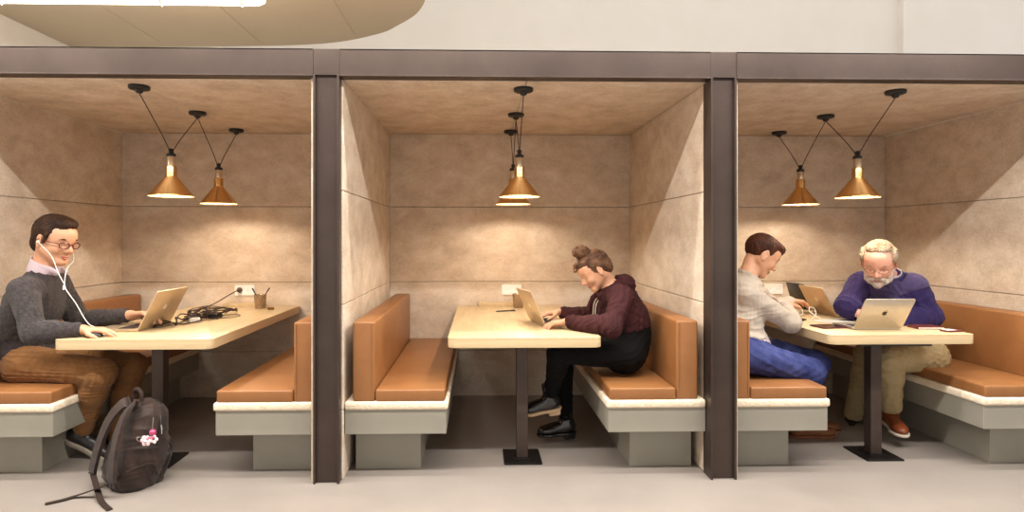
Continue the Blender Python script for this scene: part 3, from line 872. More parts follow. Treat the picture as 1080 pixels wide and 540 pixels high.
m.tube(crom([jn+np.array((0,-.004,-.004)), jn+np.array((0,-.006,-.028))],2), .0048, 8)
o2 = m.build('cord','cable_w',t, smooth=True)
for ch in (o,o2): ch.location = -Vector(EAR)

# ---- the woman in the hoodie, centre booth: faces left
J = dict(
 hipL=V3(0.8409,0.3300,0.5868), hipR=V3(0.8672,0.5800,0.5733), knL=V3(0.4486,0.3500,0.5957), knR=V3(0.4928,0.6000,0.5831),
 anL=V3(0.4182,0.4600,0.3185), anR=V3(0.5364,0.6200,0.1302),
 shL=V3(0.8012,0.3000,0.9187), shR=V3(0.7885,0.6200,0.9286), elL=V3(0.7255,0.2000,0.7627), elR=V3(0.7049,0.7400,0.7377),
 wrL=V3(0.5131,0.4200,0.7643), wrR=V3(0.5088,0.7200,0.7830), neck=V3(0.7680,0.4700,0.9584), mid=V3(0.8921,0.4700,0.7224))
p = Person('woman in a maroon hoodie with a hair bun, leaning over a laptop', J, .98, True)
hc = V3(0.6796,0.4500,1.0605); hB = basis((-.80,-.15,-.55), (-.50,0,.86)); hs = .92
lo,hi = p.bounds(J.keys(), .22); lo = np.minimum(lo, hc-.2); hi = np.maximum(hi, hc+.22)
fl = Field(lo, hi, .0045)
p.torso(fl, -.006)
for sd in 'LR':
    p.arm(fl, sd, -.004, skin=True); p.leg(fl, sd, -.010)
    an = p.J['an'+sd]; fl.cap(an, an+np.array((0,0,-.03)), .024, .02)
head(fl, hc, hB, hs, .93); fl.cap(p.J['neck'], hc+hB@np.array((-.028,0,-.055)), .050, .047, .03)
hand(fl, p.J['wrL'], (-.95,.12,-.12), (-.1,0,-1), 1*-1*-1, .95, curl=(.3,.4,.45,.5))
hand(fl, p.J['wrR'], (-.95,-.15,-.08), (-.1,0,-1), -1, .95, curl=(.3,.35,.4,.45))
fl.mesh('body','skin',p.root)
fl = Field(lo, hi, .0055)
p.torso(fl, .020)
for sd in 'LR': p.arm(fl, sd, .021, to=.94, k=.03)
fl.half(p.pel+p.spine*.13, -p.spine)
for sd in 'LR':
    w_ = p.J['wr'+sd]; e_ = p.J['el'+sd]; fl.disc_cut(e_+(w_-e_)*.94, nrm(w_-e_), .09)
nk = p.J['neck']
fl.disc_cut(nk+np.array((-.02,0,.012)), (-.5,0,1), .12)
fl.wrinkle(.010, .12, 11)
hd = fl.mesh('hoodie','hoodie',p.root)
# hood lying on the shoulders
fl = Field(nk-.22, nk+.25, .005)
for a,b,ra,rb in (((.085,-.05,.015),(.095,.04,.015),.062,.062),((.075,-.06,.01),(.01,-.095,-.01),.045,.032),((.075,.06,.01),(.01,.09,-.01),.045,.032),((.01,-.095,-.01),(-.06,-.05,-.05),.032,.022),((.01,.09,-.01),(-.06,.05,-.05),.030,.022)):
    fl.cap(nk+np.array(a), nk+np.array(b), ra, rb, .03)
fl.cap(nk+np.array((.02,0,-.02)), nk+np.array((-.01,0,.12)), .052, .06, .02, 'sub')
fl.wrinkle(.008, .07, 2)
fl.mesh('hood','hoodie',hd)
for sd in 'LR':
    m = MB()
    w_ = p.J['wr'+sd]; e_ = p.J['el'+sd]; c_ = e_+(w_-e_)*.93; d_ = nrm(w_-e_)
    m.tube([c_-d_*.034,c_-d_*.03,c_+d_*.006,c_+d_*.010],[.036,.0385,.036,.031],24)
    m.build('cuff','hoodie',hd, smooth=True)
m = MB()
for y in (-.035,.03): m.tube(crom([nk+np.array((-.058,y,-.055)), nk+np.array((-.082,y,-.10)), nk+np.array((-.088,y,-.17))],4), .0025, 6)
m.build('drawstring','pad',hd, smooth=True)
fl = Field(lo, hi, .0055)
for sd in 'LR': p.leg(fl, sd, .006, to=1.03)
up = p.spine
fl.ell(p.pel+up*.03, (.134,.180,.15), np.stack([nrm(np.cross(p.hipax,up)),p.hipax,up],1), .05)
p.torso(fl, .014); fl.half(p.pel+up*.19, up)
fl.wrinkle(.005, .10, 8)
for sd in 'LR': fl.disc_cut(p.J['an'+sd]+(p.J['kn'+sd]-p.J['an'+sd])*-.02, nrm(p.J['an'+sd]-p.J['kn'+sd]), .10)
fl.mesh('trousers','blackcloth',p.root)
shoe(p,'L',(-.95,-.12,-.12),(-.16,-.12,1),.235,'patent','tansole','ankle_boot',boot=.06,heel=.03)
shoe(p,'R',(-1,-.15,-.03),(0,0,1),.235,'patent','patent','ankle_boot',boot=.06,heel=.03)
def st_wom(fl, P, s, B):
    fl.ell(P(-.020,0,.036), np.array((.103,.087,.095))*s, B, .01)
    fl.ell(P(-.070,0,-.01), np.array((.052,.068,.065))*s, B, .02)
    fl.ell(P(.045,0,.085), np.array((.052,.06,.032))*s, B, .02)
    fl.cap(P(.082,-.035,.075),P(.108,.0,.060),.018*s,.014*s,.02)
    fl.ell(P(.102,0,-.03), np.array((.080,.16,.090))*s, B, .01,'sub')
    fl.ell(P(.030,0,-.085), np.array((.080,.15,.066))*s, B, .01,'sub')
h = hair(hc, hB, hs, 'hair3', p.root, st_wom, seed=9, amp=.005)
bc = V3(0.6013,0.4500,1.1665)
fl = Field(bc-.11, bc+.11, .0038)
fl.ell(bc, (.056,.052,.040), None, .01)
for k in range(7):
    a = k*.9; fl.cap(bc+np.array((.03*math.cos(a),.03*math.sin(a),.010)), bc+np.array((.045*math.cos(a+.9),.042*math.sin(a+.9),-.012)), .016, .012, .008)
fl.cap(bc, hc+hB@np.array((.0,0,.10)), .030, .034, .02)
fl.wrinkle(.007, .028, 5); fl.mesh('hair_bun','hair3',h)
eyes(hc,hB,hs,p.root); brows(hc,hB,hs,p.root,'hair3',.003); mouth(hc,hB,hs,p.root)
p.finish()

# ---- the younger man in jeans, right booth: faces right, head bent down
J = dict(
 hipR=V3(1.4928,0.3000,0.5893), hipL=V3(1.6596,0.5600,0.5732), knR=V3(1.8905,0.3000,0.4957), knL=V3(2.0532,0.5400,0.4884),
 anR=V3(2.0062,0.6600,0.0888), anL=V3(2.1059,0.8000,0.0824),
 shR=V3(1.5159,0.3400,0.9402), shL=V3(1.6840,0.6400,0.9426), elR=V3(1.8329,0.4200,0.7484), elL=V3(1.9307,0.8000,0.7872),
 wrR=V3(1.9217,0.6600,0.8274), wrL=V3(2.1349,1.0000,0.8216), neck=V3(1.6152,0.5000,1.0281), mid=V3(1.5133,0.4500,0.7398))
p = Person('young man in a pale grey sweater and blue jeans, head bent over the table', J, 1.04)
hc = V3(1.7052,0.5200,1.1470); hB = basis((.76,-.06,-.52), (.52,0,.80)); hs = 1.0
lo,hi = p.bounds(J.keys(), .24); hi = np.maximum(hi, hc+.2)
fl = Field(lo, hi, .0045)
p.torso(fl, -.006)
for sd in 'LR':
    p.arm(fl, sd, -.004, skin=True); p.leg(fl, sd, -.008)
    an = p.J['an'+sd]; fl.cap(an, an+np.array((0,0,-.03)), .024, .02)
head(fl, hc, hB, hs); fl.cap(p.J['neck'], hc+hB@np.array((-.028,0,-.058)), .052, .046, .02)
hand(fl, p.J['wrR'], (.55,.8,.0), (.1,0,-1), 1, 1.0, curl=(.25,.3,.35,.4))
hand(fl, p.J['wrL'], (.85,.3,-.1), (.1,0,-1), -1, 1.0, curl=(.25,.3,.35,.4))
fl.mesh('body','skin',p.root)
fl = Field(lo, hi, .0055)
p.torso(fl, .014)
for sd in 'LR': p.arm(fl, sd, .012, to=.93, k=.03)
fl.half(p.pel+p.spine*.07, -p.spine)
for sd in 'LR':
    w_ = p.J['wr'+sd]; e_ = p.J['el'+sd]; fl.disc_cut(e_+(w_-e_)*.93, nrm(w_-e_), .09)
fl.disc_cut(p.J['neck']+np.array((.0,0,.010)), (.5,0,1), .12)
fl.wrinkle(.006, .13, 21); fl.mesh('sweater','grey_knit',p.root)
fl = Field(lo, hi, .0055)
p.torso(fl, .010); fl.half(p.pel+p.spine*.10, p.spine); fl.half(p.pel+p.spine*.03, -p.spine)
fl.wrinkle(.004,.07,3); fl.mesh('shirt_hem','collar1',p.root)
fl = Field(lo, hi, .0055)
for sd in 'LR': p.leg(fl, sd, .011, to=1.03)
up = p.spine
fl.ell(p.pel, np.array((.128,.176,.115))*1.03, np.stack([nrm(np.cross(p.hipax,up)),p.hipax,up],1), .05)
fl.wrinkle(.0065, .10, 17)
for sd in 'LR': fl.disc_cut(p.J['an'+sd]+(p.J['kn'+sd]-p.J['an'+sd])*-.02, nrm(p.J['an'+sd]-p.J['kn'+sd]), .10)
fl.mesh('jeans','jeans',p.root)
shoe(p,'R',(1,.0,.0),(0,0,1),.29,'brownshoe','brownshoe',boot=.02); shoe(p,'L',(1,-.1,0),(0,0,1),.29,'brownshoe','brownshoe',boot=.02)
def st_man3(fl, P, s, B):
    fl.ell(P(-.018,0,.036), np.array((.102,.084,.093))*s, B, .01)
    fl.ell(P(.040,0,.085), np.array((.062,.062,.036))*s, B, .02)
    fl.cap(P(.07,-.03,.085),P(.092,.02,.068),.020*s,.016*s,.02)
    fl.ell(P(.094,0,-.03), np.array((.078,.15,.088))*s, B, .01,'sub')
    fl.ell(P(.020,0,-.075), np.array((.085,.15,.066))*s, B, .01,'sub')
    for y in (-1,1): fl.ell(P(-.002,y*.09,-.008), np.array((.026,.03,.034))*s, B, .006,'sub')
hair(hc, hB, hs, 'hair2', p.root, st_man3, seed=14)
eyes(hc,hB,hs,p.root); brows(hc,hB,hs,p.root,'hair2'); mouth(hc,hB,hs,p.root)
p.finish()

# ---- the bearded man in purple, right booth: faces the camera and looks down
J = dict(
 hipL=V3(2.8016,0.6200,0.5212), hipR=V3(2.8539,0.8600,0.4874), knL=V3(2.4818,0.5400,0.5035), knR=V3(2.5653,0.8400,0.4801),
 anL=V3(2.5725,0.6200,0.1733), anR=V3(2.5511,0.9800,0.0193),
 shL=V3(2.7524,0.6600,0.9388), shR=V3(2.5208,0.8400,0.9497), elL=V3(2.8046,0.6000,0.7608), elR=V3(2.3639,0.7400,0.8112),
 wrL=V3(2.5278,0.5300,0.7246), wrR=V3(2.3935,0.6600,0.7723), neck=V3(2.6443,0.7600,0.9922), mid=V3(2.8106,0.8000,0.7100))
p = Person('bearded white-haired man in a purple jacket, looking down at his papers', J, 1.08)
hc = V3(2.4942,0.6200,1.1022); hB = basis((-.56,-.66,-.46), (-.26,-.36,.87)); hs = 1.10
lo,hi = p.bounds(J.keys(), .26); lo = np.minimum(lo, hc-.2); hi = np.maximum(hi, hc+.22)
fl = Field(lo, hi, .0045)
p.torso(fl, -.006)
for sd in 'LR':
    p.arm(fl, sd, -.004, skin=True); p.leg(fl, sd, -.008)
    an = p.J['an'+sd]; fl.cap(an, an+np.array((0,0,-.03)), .024, .02)
head(fl, hc, hB, hs); fl.cap(p.J['neck'], hc+hB@np.array((-.028,0,-.058)), .060, .058, .03)
hand(fl, p.J['wrL'], (-.92,.15,-.10), (0,0,-1), 1, 1.08, curl=(.3,.35,.4,.45))
hand(fl, p.J['wrR'], (.45,-.75,-.12), (0,0,-1), -1, 1.08, curl=(.3,.4,.5,.6))
fl.mesh('body','skin2',p.root)
fl = Field(lo, hi, .0055)
p.torso(fl, .020, belly=.02)
for sd in 'LR': p.arm(fl, sd, .022, to=.93, k=.03)
fl.half(p.pel+np.array((0,0,-.05)), (0,0,-1))
for sd in 'LR':
    w_ = p.J['wr'+sd]; e_ = p.J['el'+sd]; fl.disc_cut(e_+(w_-e_)*.93, nrm(w_-e_), .10)
fl.disc_cut(p.J['neck']+np.array((-.02,-.03,.03)), (-.3,-.6,1), .10)
fl.wrinkle(.009, .13, 31); jk = fl.mesh('jacket','purple',p.root)
# dusty yoke panels over chest and shoulder, collar, zip
nk = p.J['neck']
fl = Field(lo, hi, .005)
p.torso(fl, .0245, belly=.02)
for sd in 'L': p.arm(fl, sd, .024, to=.2, k=.03)
fl.wrinkle(.009, .13, 31)
fl.half(nk+np.array((0,0,-.155)), (0.05,0,-1)); fl.half(nk+np.array((-.02,.02,0)), (.25,.9,.1))
fl.disc_cut(nk+np.array((-.02,-.03,.03)), (-.3,-.6,1), .105)
fl.disc_cut(p.J['shL']+(p.J['elL']-p.J['shL'])*.12, nrm(p.J['elL']-p.J['shL']), .13)
fl.disc_cut(p.J['shR']-p.shax*.0, -p.shax, .16)
fl.mesh('yoke','purple2',jk)
fl = Field(nk-.2, nk+.2, .004)
fl.cap(nk+np.array((.0,.0,-.03)), nk+np.array((-.015,-.03,.045)), .090, .083, .01)
fl.cap(nk+np.array((.0,.0,-.08)), nk+np.array((-.02,-.04,.12)), .080, .074, .004, 'sub')
fl.disc_cut(nk+np.array((-.012,-.03,.035)), (-.25,-.45,1), .18)
fl.cap(nk+np.array((-.05,-.10,.05)), nk+np.array((-.06,-.13,-.06)), .022, .008, .01, 'sub')
fl.mesh('collar','purple2',jk)
fl = Field(nk-.2, nk+.2, .004)
fl.cap(nk+np.array((.0,.0,-.02)), nk+np.array((-.015,-.03,.050)), .079, .074, .01)
fl.cap(nk+np.array((.0,.0,-.08)), nk+np.array((-.02,-.04,.12)), .072, .066, .004, 'sub')
fl.disc_cut(nk+np.array((-.012,-.03,.045)), (-.25,-.45,1), .18)
fl.mesh('shirt_collar','shirt4',p.root)
fl = Field(lo, hi, .0055)
for sd in 'LR': p.leg(fl, sd, .016, to=1.03)
up = p.spine
fl.ell(p.pel, np.array((.135,.182,.118))*1.08, np.stack([nrm(np.cross(p.hipax,up)),p.hipax,up],1), .05)
fl.wrinkle(.008, .11, 27)
for sd in 'LR': fl.disc_cut(p.J['an'+sd]+(p.J['kn'+sd]-p.J['an'+sd])*.02, nrm(p.J['an'+sd]-p.J['kn'+sd]), .10)
fl.mesh('trousers','khaki',p.root)
shoe(p,'L',(-.30,-.93,-.05),(0,-.12,1),.28,'boot4','palesole','ankle_boot',boot=.10)
shoe(p,'R',(-.5,-.75,0),(0,0,1),.28,'shoe1','shoe1',boot=.03)
def st_man4(fl, P, s, B):
    fl.ell(P(-.022,0,.034), np.array((.094,.083,.086))*s, B, .01)
    fl.ell(P(.010,0,.095), np.array((.055,.060,.022))*s, B, .02)
    for y in (-1,1):
        fl.ell(P(.002,y*.078,.045), np.array((.045,.016,.040))*s, B, .02)
    fl.ell(P(.096,0,.0), np.array((.084,.073,.100))*s, B, .02,'sub')
    fl.ell(P(.030,0,-.085), np.array((.085,.15,.070))*s, B, .01,'sub')
    for y in (-1,1): fl.ell(P(-.002,y*.09,-.010), np.array((.026,.03,.034))*s, B, .006,'sub')
hair(hc, hB, hs, 'hair4', p.root, st_man4, seed=24, amp=.008, wl=.03)
def st_beard(fl, P, s, B):
    for y in (-1,1):
        fl.cap(P(.004,y*.066,-.035), P(.045,y*.048,-.082), .012*s, .021*s, .015)
        fl.cap(P(.045,y*.048,-.080), P(.078,0,-.102), .018*s, .022*s, .015)
        fl.cap(P(.099,0,-.053), P(.085,y*.030,-.066), .0085*s, .008*s, .006)
        fl.cap(P(.085,y*.030,-.066), P(.070,y*.038,-.088), .009*s, .016*s, .01)
    fl.ell(P(.082,0,-.094), np.array((.018,.024,.018))*s, B, .01)
hair(hc, hB, hs, 'beard4', p.root, st_beard, 'beard', seed=25, amp=.004, wl=.02)
eyes(hc,hB,hs,p.root); brows(hc,hB,hs,p.root,'hair4'); mouth(hc,hB,hs,p.root)
specs(hc,hB,hs,p.root,'wire',.0018,.024,.015)
p.finish()
# ------------------------------------------------------------------ small things on the tables
def tilt(rz): return Matrix.Rotation(rz,4,'Z')
ZT = TZ+.0006
# plug and its cable, tangled cords on the left table
t = empty('power_plug', (-1.865,BACK-.012,.845), 0, 'black plug pushed into the white socket over the cable tangle', 'plug')
m = MB(); q = Matrix.Rotation(PI/2,4,'X')
m.lathe([(.003,-.001),(.0205,-.001),(.0205,.010),(.018,.022),(.010,.036),(.0065,.040),(.002,.041)], 24, q, cap0=True); m.build('plug_body','brownplug',t, smooth=True)
m = MB(); m.tube(crom([(0,-.036,0),(-.005,-.055,-.004),(-.05,-.10,-.035),(-.11,-.20,-.085),(-.16,-.30,-.112),(-.22,-.38,-.118)],7), .0045, 8)
m.build('plug_cord','cable_b',t, smooth=True)

rnd = random.Random(12)
def tangle(x,y,n,rx,ry,zmax,seed):
    q = random.Random(seed); P = []
    a = q.random()*6
    for k in range(n):
        a += q.uniform(.7,1.6)
        P.append((x+rx*math.cos(a)*q.uniform(.55,1), y+ry*math.sin(a)*q.uniform(.55,1), ZT+.006+q.random()**1.6*zmax))
    return P
labs = ['thick dark cable coiled nearest the wall socket on the birch table','dark cable tangled right behind the silver laptop',
        'thin dark cable looped loosely over the cable pile','purple brown cable knotted in the middle of the cable pile',
        'dark cable with a flat loop reaching out of the pile towards the table edge','brown cable lying beside the hinge of the silver laptop']
spec = [(-1.66,1.10,16,.13,.22,.06,3,.0045),(-1.72,.78,14,.10,.16,.05,5,.0042),(-1.68,.98,18,.15,.24,.09,8,.0026),(-1.72,.92,16,.09,.16,.07,11,.0045),
        (-1.58,1.02,9,.12,.14,.01,21,.0025),(-1.78,.62,9,.07,.12,.02,14,.0038)]
for (x,y,n,rx,ry,zm,sd,r),lab in zip(spec,labs):
    P = tangle(x-.10,y-.03,n,rx*.8,ry,zm,sd)
    if sd == 3: P = [(-2.085,1.31,.727),(-2.04,1.22,ZT+.006),(-1.93,1.14,ZT+.01)]+P
    m = MB(); m.tube(crom(P,7), r, 7)
    tag(m.build('cable','cable_b',smooth=True), lab, 'cable', 'tangled cables on the birch table')
t = empty('power_adapter', (-1.80,.79,ZT), .5, 'pale laptop power adapter half buried in the cable pile', 'power adapter')
m = MB(); m.box(-.03,.03,-.055,.055,0,.028, bev=.006, seg=3); m.build('adapter_body','cable_w',t, smooth=True)
m = MB(); m.lathe([(.006,0),(.005,.015),(.003,.022)],12,Matrix.Translation((0,.055,.014))@Matrix.Rotation(-PI/2,4,'X')); m.build('strain_relief','cable_b',t, smooth=True)
t = empty('power_adapter', (-1.76,.96,ZT+.001), 1.2, 'black brick shaped power adapter in the middle of the cable pile', 'power adapter')
m = MB(); m.box(-.028,.028,-.06,.06,0,.030, bev=.006, seg=3); m.build('adapter_body','blackpl',t, smooth=True)
m = MB(); m.lathe([(.006,0),(.005,.015),(.003,.022)],12,Matrix.Translation((0,.06,.015))@Matrix.Rotation(-PI/2,4,'X')); m.build('strain_relief','cable_b',t, smooth=True)
# mouse under the hand
t = empty('computer_mouse', (-2.06,.20,ZT), -.1, 'small black computer mouse under the hand of the man in grey', 'computer mouse')
f_ = Field((-.07,-.05,-.01),(.07,.05,.06),.0022); f_.ell((0,0,.004),(.052,.030,.026)); f_.half((0,0,.002),(0,0,-1),.002)
f_.mesh('mouse_body','blackpl',t)
m = MB(); m.lathe([(.001,-.003),(.008,-.003),(.008,.003),(.001,.003)],14,Matrix.Translation((.026,0,.024))@Matrix.Rotation(PI/2,4,'X')); m.build('scroll_wheel','brownplug',t, smooth=True)
# smoked glasses with dark pens
def tumbler(x,y,lab):
    t = empty('tumbler', (x,y,ZT), 0, lab, 'tumbler', 'smoked glass tumblers by the wall')
    m = MB(); m.lathe([(.002,0),(.034,0),(.037,.004),(.046,.105),(.0445,.106),(.043,.104),(.034,.008),(.002,.007)], 32); m.build('glass_wall','glass',t, smooth=True)
    return t
def pen(a, b, lab, m_='blackpl'):
    a = Vector(a); b = Vector(b); t = empty('pen', tuple(a), 0, lab, 'pen'); d = (b-a).normalized(); L = (b-a).length
    m = MB(); m.tube([(0,0,0),tuple(d*.008),tuple(d*.010),tuple(d*(L-.03))],[.001,.0035,.0045,.0045],10); m.build('barrel',m_,t, smooth=True)
    m = MB(); m.tube([tuple(d*(L-.031)),tuple(d*(L-.002)),tuple(d*L)],[.0052,.0052,.004],10); m.build('cap',m_,t, smooth=True)
tumbler(-1.64,1.50,'smoked glass tumbler holding two crossed dark pens')
pen((-1.622,1.50,ZT+.012),(-1.695,1.485,ZT+.155),'dark pen leaning towards the wall socket in the smoked tumbler')
pen((-1.662,1.50,ZT+.012),(-1.575,1.515,ZT+.155),'dark pen leaning away from the wall socket in the smoked tumbler')
tumbler(.30,1.50,'smoked glass tumbler half hidden behind the lid of the laptop of the woman')
t = empty('pencil_sharpener', (-1.535,1.42,ZT), .5, 'small brassy pencil sharpener on the back corner of the table', 'sharpener')
m = MB(); m.prism([(-.022,-.009),(.022,-.013),(.022,.013),(-.022,.009)],0,.018,bev=.002); m.build('sharpener_body','brassy',t)
m = MB(); m.box(-.016,.014,-.006,.006,.0178,.0195); m.build('sharpener_blade','chrome',t)
pen((.12,1.24,ZT+.005),(.265,1.30,ZT+.005),'dark pen lying on the table behind the laptop of the woman')
# things on the right table
t = empty('notebook', (2.625,.40,ZT), -.06, 'dark red notebook lying at the outer corner of the table', 'notebook')
m = MB(); m.box(-.075,.075,-.05,.05,0,.003,bev=.001); m.box(-.075,.075,-.05,.05,.011,.014,bev=.001); m.box(-.075,-.072,-.05,.05,0,.014); m.build('cover','redcover',t)
m = MB(); m.box(-.073,.073,-.048,.048,.003,.011); m.build('pages','paper',t)
t = empty('phone', (2.675,.27,ZT), .15, 'dark red phone case with a pale corner, in front of the red notebook', 'phone')
m = MB(); m.prism(rrect(-.05,.05,-.028,.028,.008),0,.010,bev=.002); m.build('phone_case','redcover',t, smooth=True)
m = MB(); m.prism(rrect(-.046,.015,-.024,.024,.005),.0095,.0105); m.build('phone_screen','paper',t)
t = empty('tablet', (2.10,.46,ZT), .12, 'flat dark tablet beside the hinge of the silver laptop with the apple emblem', 'tablet')
m = MB(); m.prism(rrect(-.10,.10,-.065,.065,.01),0,.008,bev=.002); m.build('tablet_case','redcover',t, smooth=True)
m = MB(); m.prism(rrect(-.092,.092,-.058,.058,.005),.0075,.0085); m.build('tablet_screen','screen',t)
for k,(x,y,z,rz,lab) in enumerate(((2.29,.70,0,.25,'white sheet of paper underneath, nearer the pale gold laptop'),(2.34,.64,.0012,-.08,'white sheet of paper on top, nearer the laptop with the apple emblem'))):
    m = MB(); n = 10; b = bmesh.new()
    top = [[b.verts.new((-.148+.296*i/n, -.105+.21*j/4, .0004+.006*max(0,i/n-.6)**2*4+.0008*math.sin(j+i))) for j in range(5)] for i in range(n+1)]
    for i in range(n):
        for j in range(4): b.faces.new([top[i][j],top[i+1][j],top[i+1][j+1],top[i][j+1]])
    r_ = bmesh.ops.solidify(b, geom=b.faces[:], thickness=.0006)
    m._merge(b); o = m.build('sheet_of_paper','paper',smooth=True); o.location = (x,y,ZT+.001+z); o.rotation_euler = (0,0,rz)
    tag(o, lab, 'paper', 'papers on the shared table')
def loop_cable(P, lab, r=.0026):
    m = MB(); m.tube(crom(P,8), r, 8); return tag(m.build('charging_cable','cable_w',smooth=True), lab, 'cable')
z0 = ZT+.003
loop_cable([(2.17,.80,z0),(2.23,.86,z0+.02),(2.24,.90,z0+.055),(2.20,.88,z0+.065),(2.18,.84,z0+.04),(2.21,.78,z0+.005),(2.17,.72,z0),(2.12,.66,z0)], 'white cable standing up in a loop on the table before the pale gold laptop')
loop_cable([(2.24,.60,z0),(2.30,.57,z0+.004),(2.28,.53,z0+.006),(2.20,.55,z0+.004),(2.19,.62,z0),(2.27,.66,z0),(2.35,.62,z0),(2.34,.55,z0+.003),(2.26,.50,z0)], 'coiled white cable lying flat beside the white papers')
loop_cable([(2.10,.98,z0+.01),(2.13,1.02,z0+.06),(2.18,1.05,z0+.075),(2.22,1.03,z0+.05),(2.20,.97,z0+.01),(2.14,.94,z0)], 'white cable looped by the fingertips of the young man in grey', .003)
t = empty('phone', (2.05,.74,ZT), .75, 'slim black phone lying near the elbow of the young man', 'phone')
m = MB(); m.prism(rrect(-.062,.062,-.03,.03,.008),0,.008,bev=.002); m.build('phone_body','blackpl',t, smooth=True)
m = MB(); m.prism(rrect(-.058,.058,-.026,.026,.005),.0075,.0085); m.build('phone_screen','screen',t)

# ------------------------------------------------------------------ backpack
bl = (-1.80,-.01,0)
ang = R(232)                       # local +x (strap side) points to the front left
t = empty('backpack', bl, ang, 'charcoal backpack with loose straps leaning on the floor by the table leg', 'backpack')
lean = Matrix.Rotation(R(-21),3,'Y')
def LP3(x,y,z):
    v = lean@Vector((x,y,z)); return np.array(v)
Bl = np.array(lean)
fl = Field((-.34,-.24,-.02),(.24,.24,.56),.0045)
fl.ell(LP3(0,0,.20),(.090,.148,.210),Bl,.02,p=3.2)
fl.ell(LP3(-.055,0,.15),(.085,.128,.155),Bl,.035,p=3.2)
fl.ell(LP3(.0,0,.34),(.075,.115,.09),Bl,.05)
fl.half((0,0,.004),(0,0,-1),.008); fl.wrinkle(.005,.16,4)
fl.mesh('bag_body','pack',t)
fl = Field((-.36,-.24,-.02),(.24,.24,.50),.0045)
fl.ell(LP3(-.115,0,.125),(.050,.112,.108),Bl,.02,p=3.5); fl.half((0,0,.006),(0,0,-1),.008); fl.wrinkle(.004,.12,9)
fl.mesh('front_pocket','pack',t)
def web(P, w, th, name, m_='pack2', parent=None, n=7, nrmv=None):
    """flat strap following P"""
    pts = crom([Vector(LP3(*q)) if len(q) == 3 else Vector(q[:3]) for q in P], n)
    b = bmesh.new(); rows = []
    for i,pnt in enumerate(pts):
        d = (pts[min(i+1,len(pts)-1)]-pts[max(i-1,0)]).normalized()
        side = nrmv[0].cross(d) if nrmv else Vector((1,0,0)).cross(d)
        if side.length < .2: side = Vector((0,1,0))
        side.normalize(); nn = d.cross(side)
        rows.append([b.verts.new(pnt+side*a*w/2+nn*c*th/2) for a,c in ((-1,-1),(1,-1),(1,1),(-1,1))])
    for a,c in zip(rows,rows[1:]):
        for j in range(4): b.faces.new([a[j],a[(j+1)%4],c[(j+1)%4],c[j]])
    b.faces.new(rows[0]); b.faces.new(rows[-1][::-1])
    bmesh.ops.bevel(b, geom=[e for e in b.edges if e.calc_face_angle(0) > 1.2], offset=min(th*.3,.003), segments=1, affect='EDGES')
    m = MB(); m._merge(b); return m.build(name,m_,parent or t, smooth=True)
for s in (-1,1):
    st = web([(.085,s*.035,.405),(.118,s*.045,.38),(.138,s*.065,.30),(.132,s*.085,.18),(.112,s*.105,.08),(.10,s*.115,.04)], .058, .016, 'shoulder_strap','pack')
    m = MB()
    for k in (0,1): m.tube([Vector(LP3(.105+.004*k,s*.112-.02,.055-.02*k)),Vector(LP3(.105+.004*k,s*.112+.02,.055-.02*k))], .0035, 8)
    m.build('buckle','blackpl',st, smooth=True)
# loose strap tails reaching over the floor (world targets turned into local ones)
ri = Matrix.Rotation(-ang,3,'Z')
def loc(x,y,z): v = ri@Vector((x-bl[0],y-bl[1],z)); return (v.x,v.y,v.z,0)
a1 = Vector(LP3(.10,-.115,.04)); a2 = Vector(LP3(.10,.115,.04))
web([(a2.x,a2.y,a2.z,0), loc(-1.93,-.13,.012), loc(-1.975,-.165,.006), loc(-2.03,-.205,.005)], .026, .003, 'strap_tail', nrmv=(Vector((0,0,1)),))
web([(a1.x,a1.y,a1.z,0), loc(-1.80,-.17,.02), loc(-1.755,-.215,.006), loc(-1.69,-.275,.005)], .026, .003, 'strap_tail', nrmv=(Vector((0,0,1)),))
m = MB(); m.tube([Vector(p) for p in crom([LP3(.07,-.045,.42),LP3(.085,-.04,.46),LP3(.09,0,.475),LP3(.085,.04,.46),LP3(.07,.045,.42)],6)], .010, 10); m.build('carry_handle','pack2',t, smooth=True)
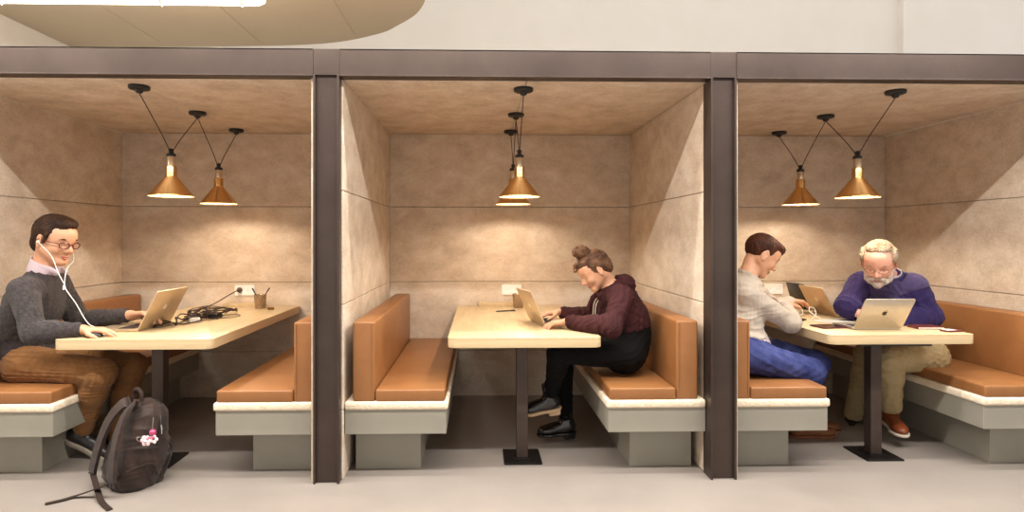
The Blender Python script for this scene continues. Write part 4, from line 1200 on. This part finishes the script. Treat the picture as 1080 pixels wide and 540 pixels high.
for (P,nm) in (([(-.05,-.153,.12),(-.03,-.155,.24),(-.01,-.145,.34),(-.005,-.08,.425),(-.005,.0,.44),(-.005,.08,.425),(-.01,.145,.34),(-.03,.155,.24)],'zip'),
               ([(-.13,-.125,.10),(-.145,-.10,.20),(-.150,-.04,.235),(-.150,.04,.235),(-.145,.10,.20),(-.13,.125,.10)],'pocket_zip')):
    m = MB(); m.tube([Vector(p) for p in crom([LP3(*p) for p in P],6)], .0042, 8); m.build(nm,'blackpl',t, smooth=True)
m = MB(); pz = Vector(LP3(-.012,.152,.335)); m.tube([pz,pz+Vector((0,.006,-.02)),pz+Vector((0,.006,-.045))], [.004,.005,.0035], 8); m.build('zip_pull','chrome',t, smooth=True)
for s in (1,):
    m = MB(); m.tube([Vector(p) for p in crom([LP3(-.08,s*.15,.10),LP3(-.03,s*.165,.15),LP3(.03,s*.160,.13),LP3(.07,s*.15,.10)],6)], .004, 8); m.build('side_pocket_hem','pack2',t, smooth=True)
# charms hanging from the zip: a pink bead and a pink and white cloth flower
ck = V3(-1.5912,-0.1300,0.2849)
k_ = empty('key_charm', tuple(ck), 0, 'pink and white charms dangling from the zip of the charcoal backpack', 'charm')
m = MB()
for a in range(6): m.ball((.016*math.cos(a*PI/3)-.012,-.004,-.012+.016*math.sin(a*PI/3)), .011, 12, sc=(1,.5,1))
m.ball((-.012,-.008,-.012), .008, 12); m.build('cloth_flower','pinkwhite',k_, smooth=True)
m = MB()
for a in range(5): m.ball((.013*math.cos(a*PI*.4)+.024,-.002,-.006+.013*math.sin(a*PI*.4)), .009, 12, sc=(1,.5,1))
m.build('cloth_blossom','pinkwhite',k_, smooth=True)
m = MB(); m.lathe([(.002,0),(.011,.001),(.015,.008),(.015,.018),(.010,.024),(.002,.025)],20,Matrix.Translation((.016,.004,.014))); m.build('bead','pink',k_, smooth=True)
m = MB(); m.tube([(-.03+.014*math.cos(a*.35)*1.0-.012,-.002,-.004+.010*math.sin(a*.35)) for a in range(19)], .0018, 6)
m.tube(crom([(.016,.004,.038),(.012,.012,.055),(.006,.03,.09)],4), .0018, 6); m.build('ring','chrome',k_, smooth=True)
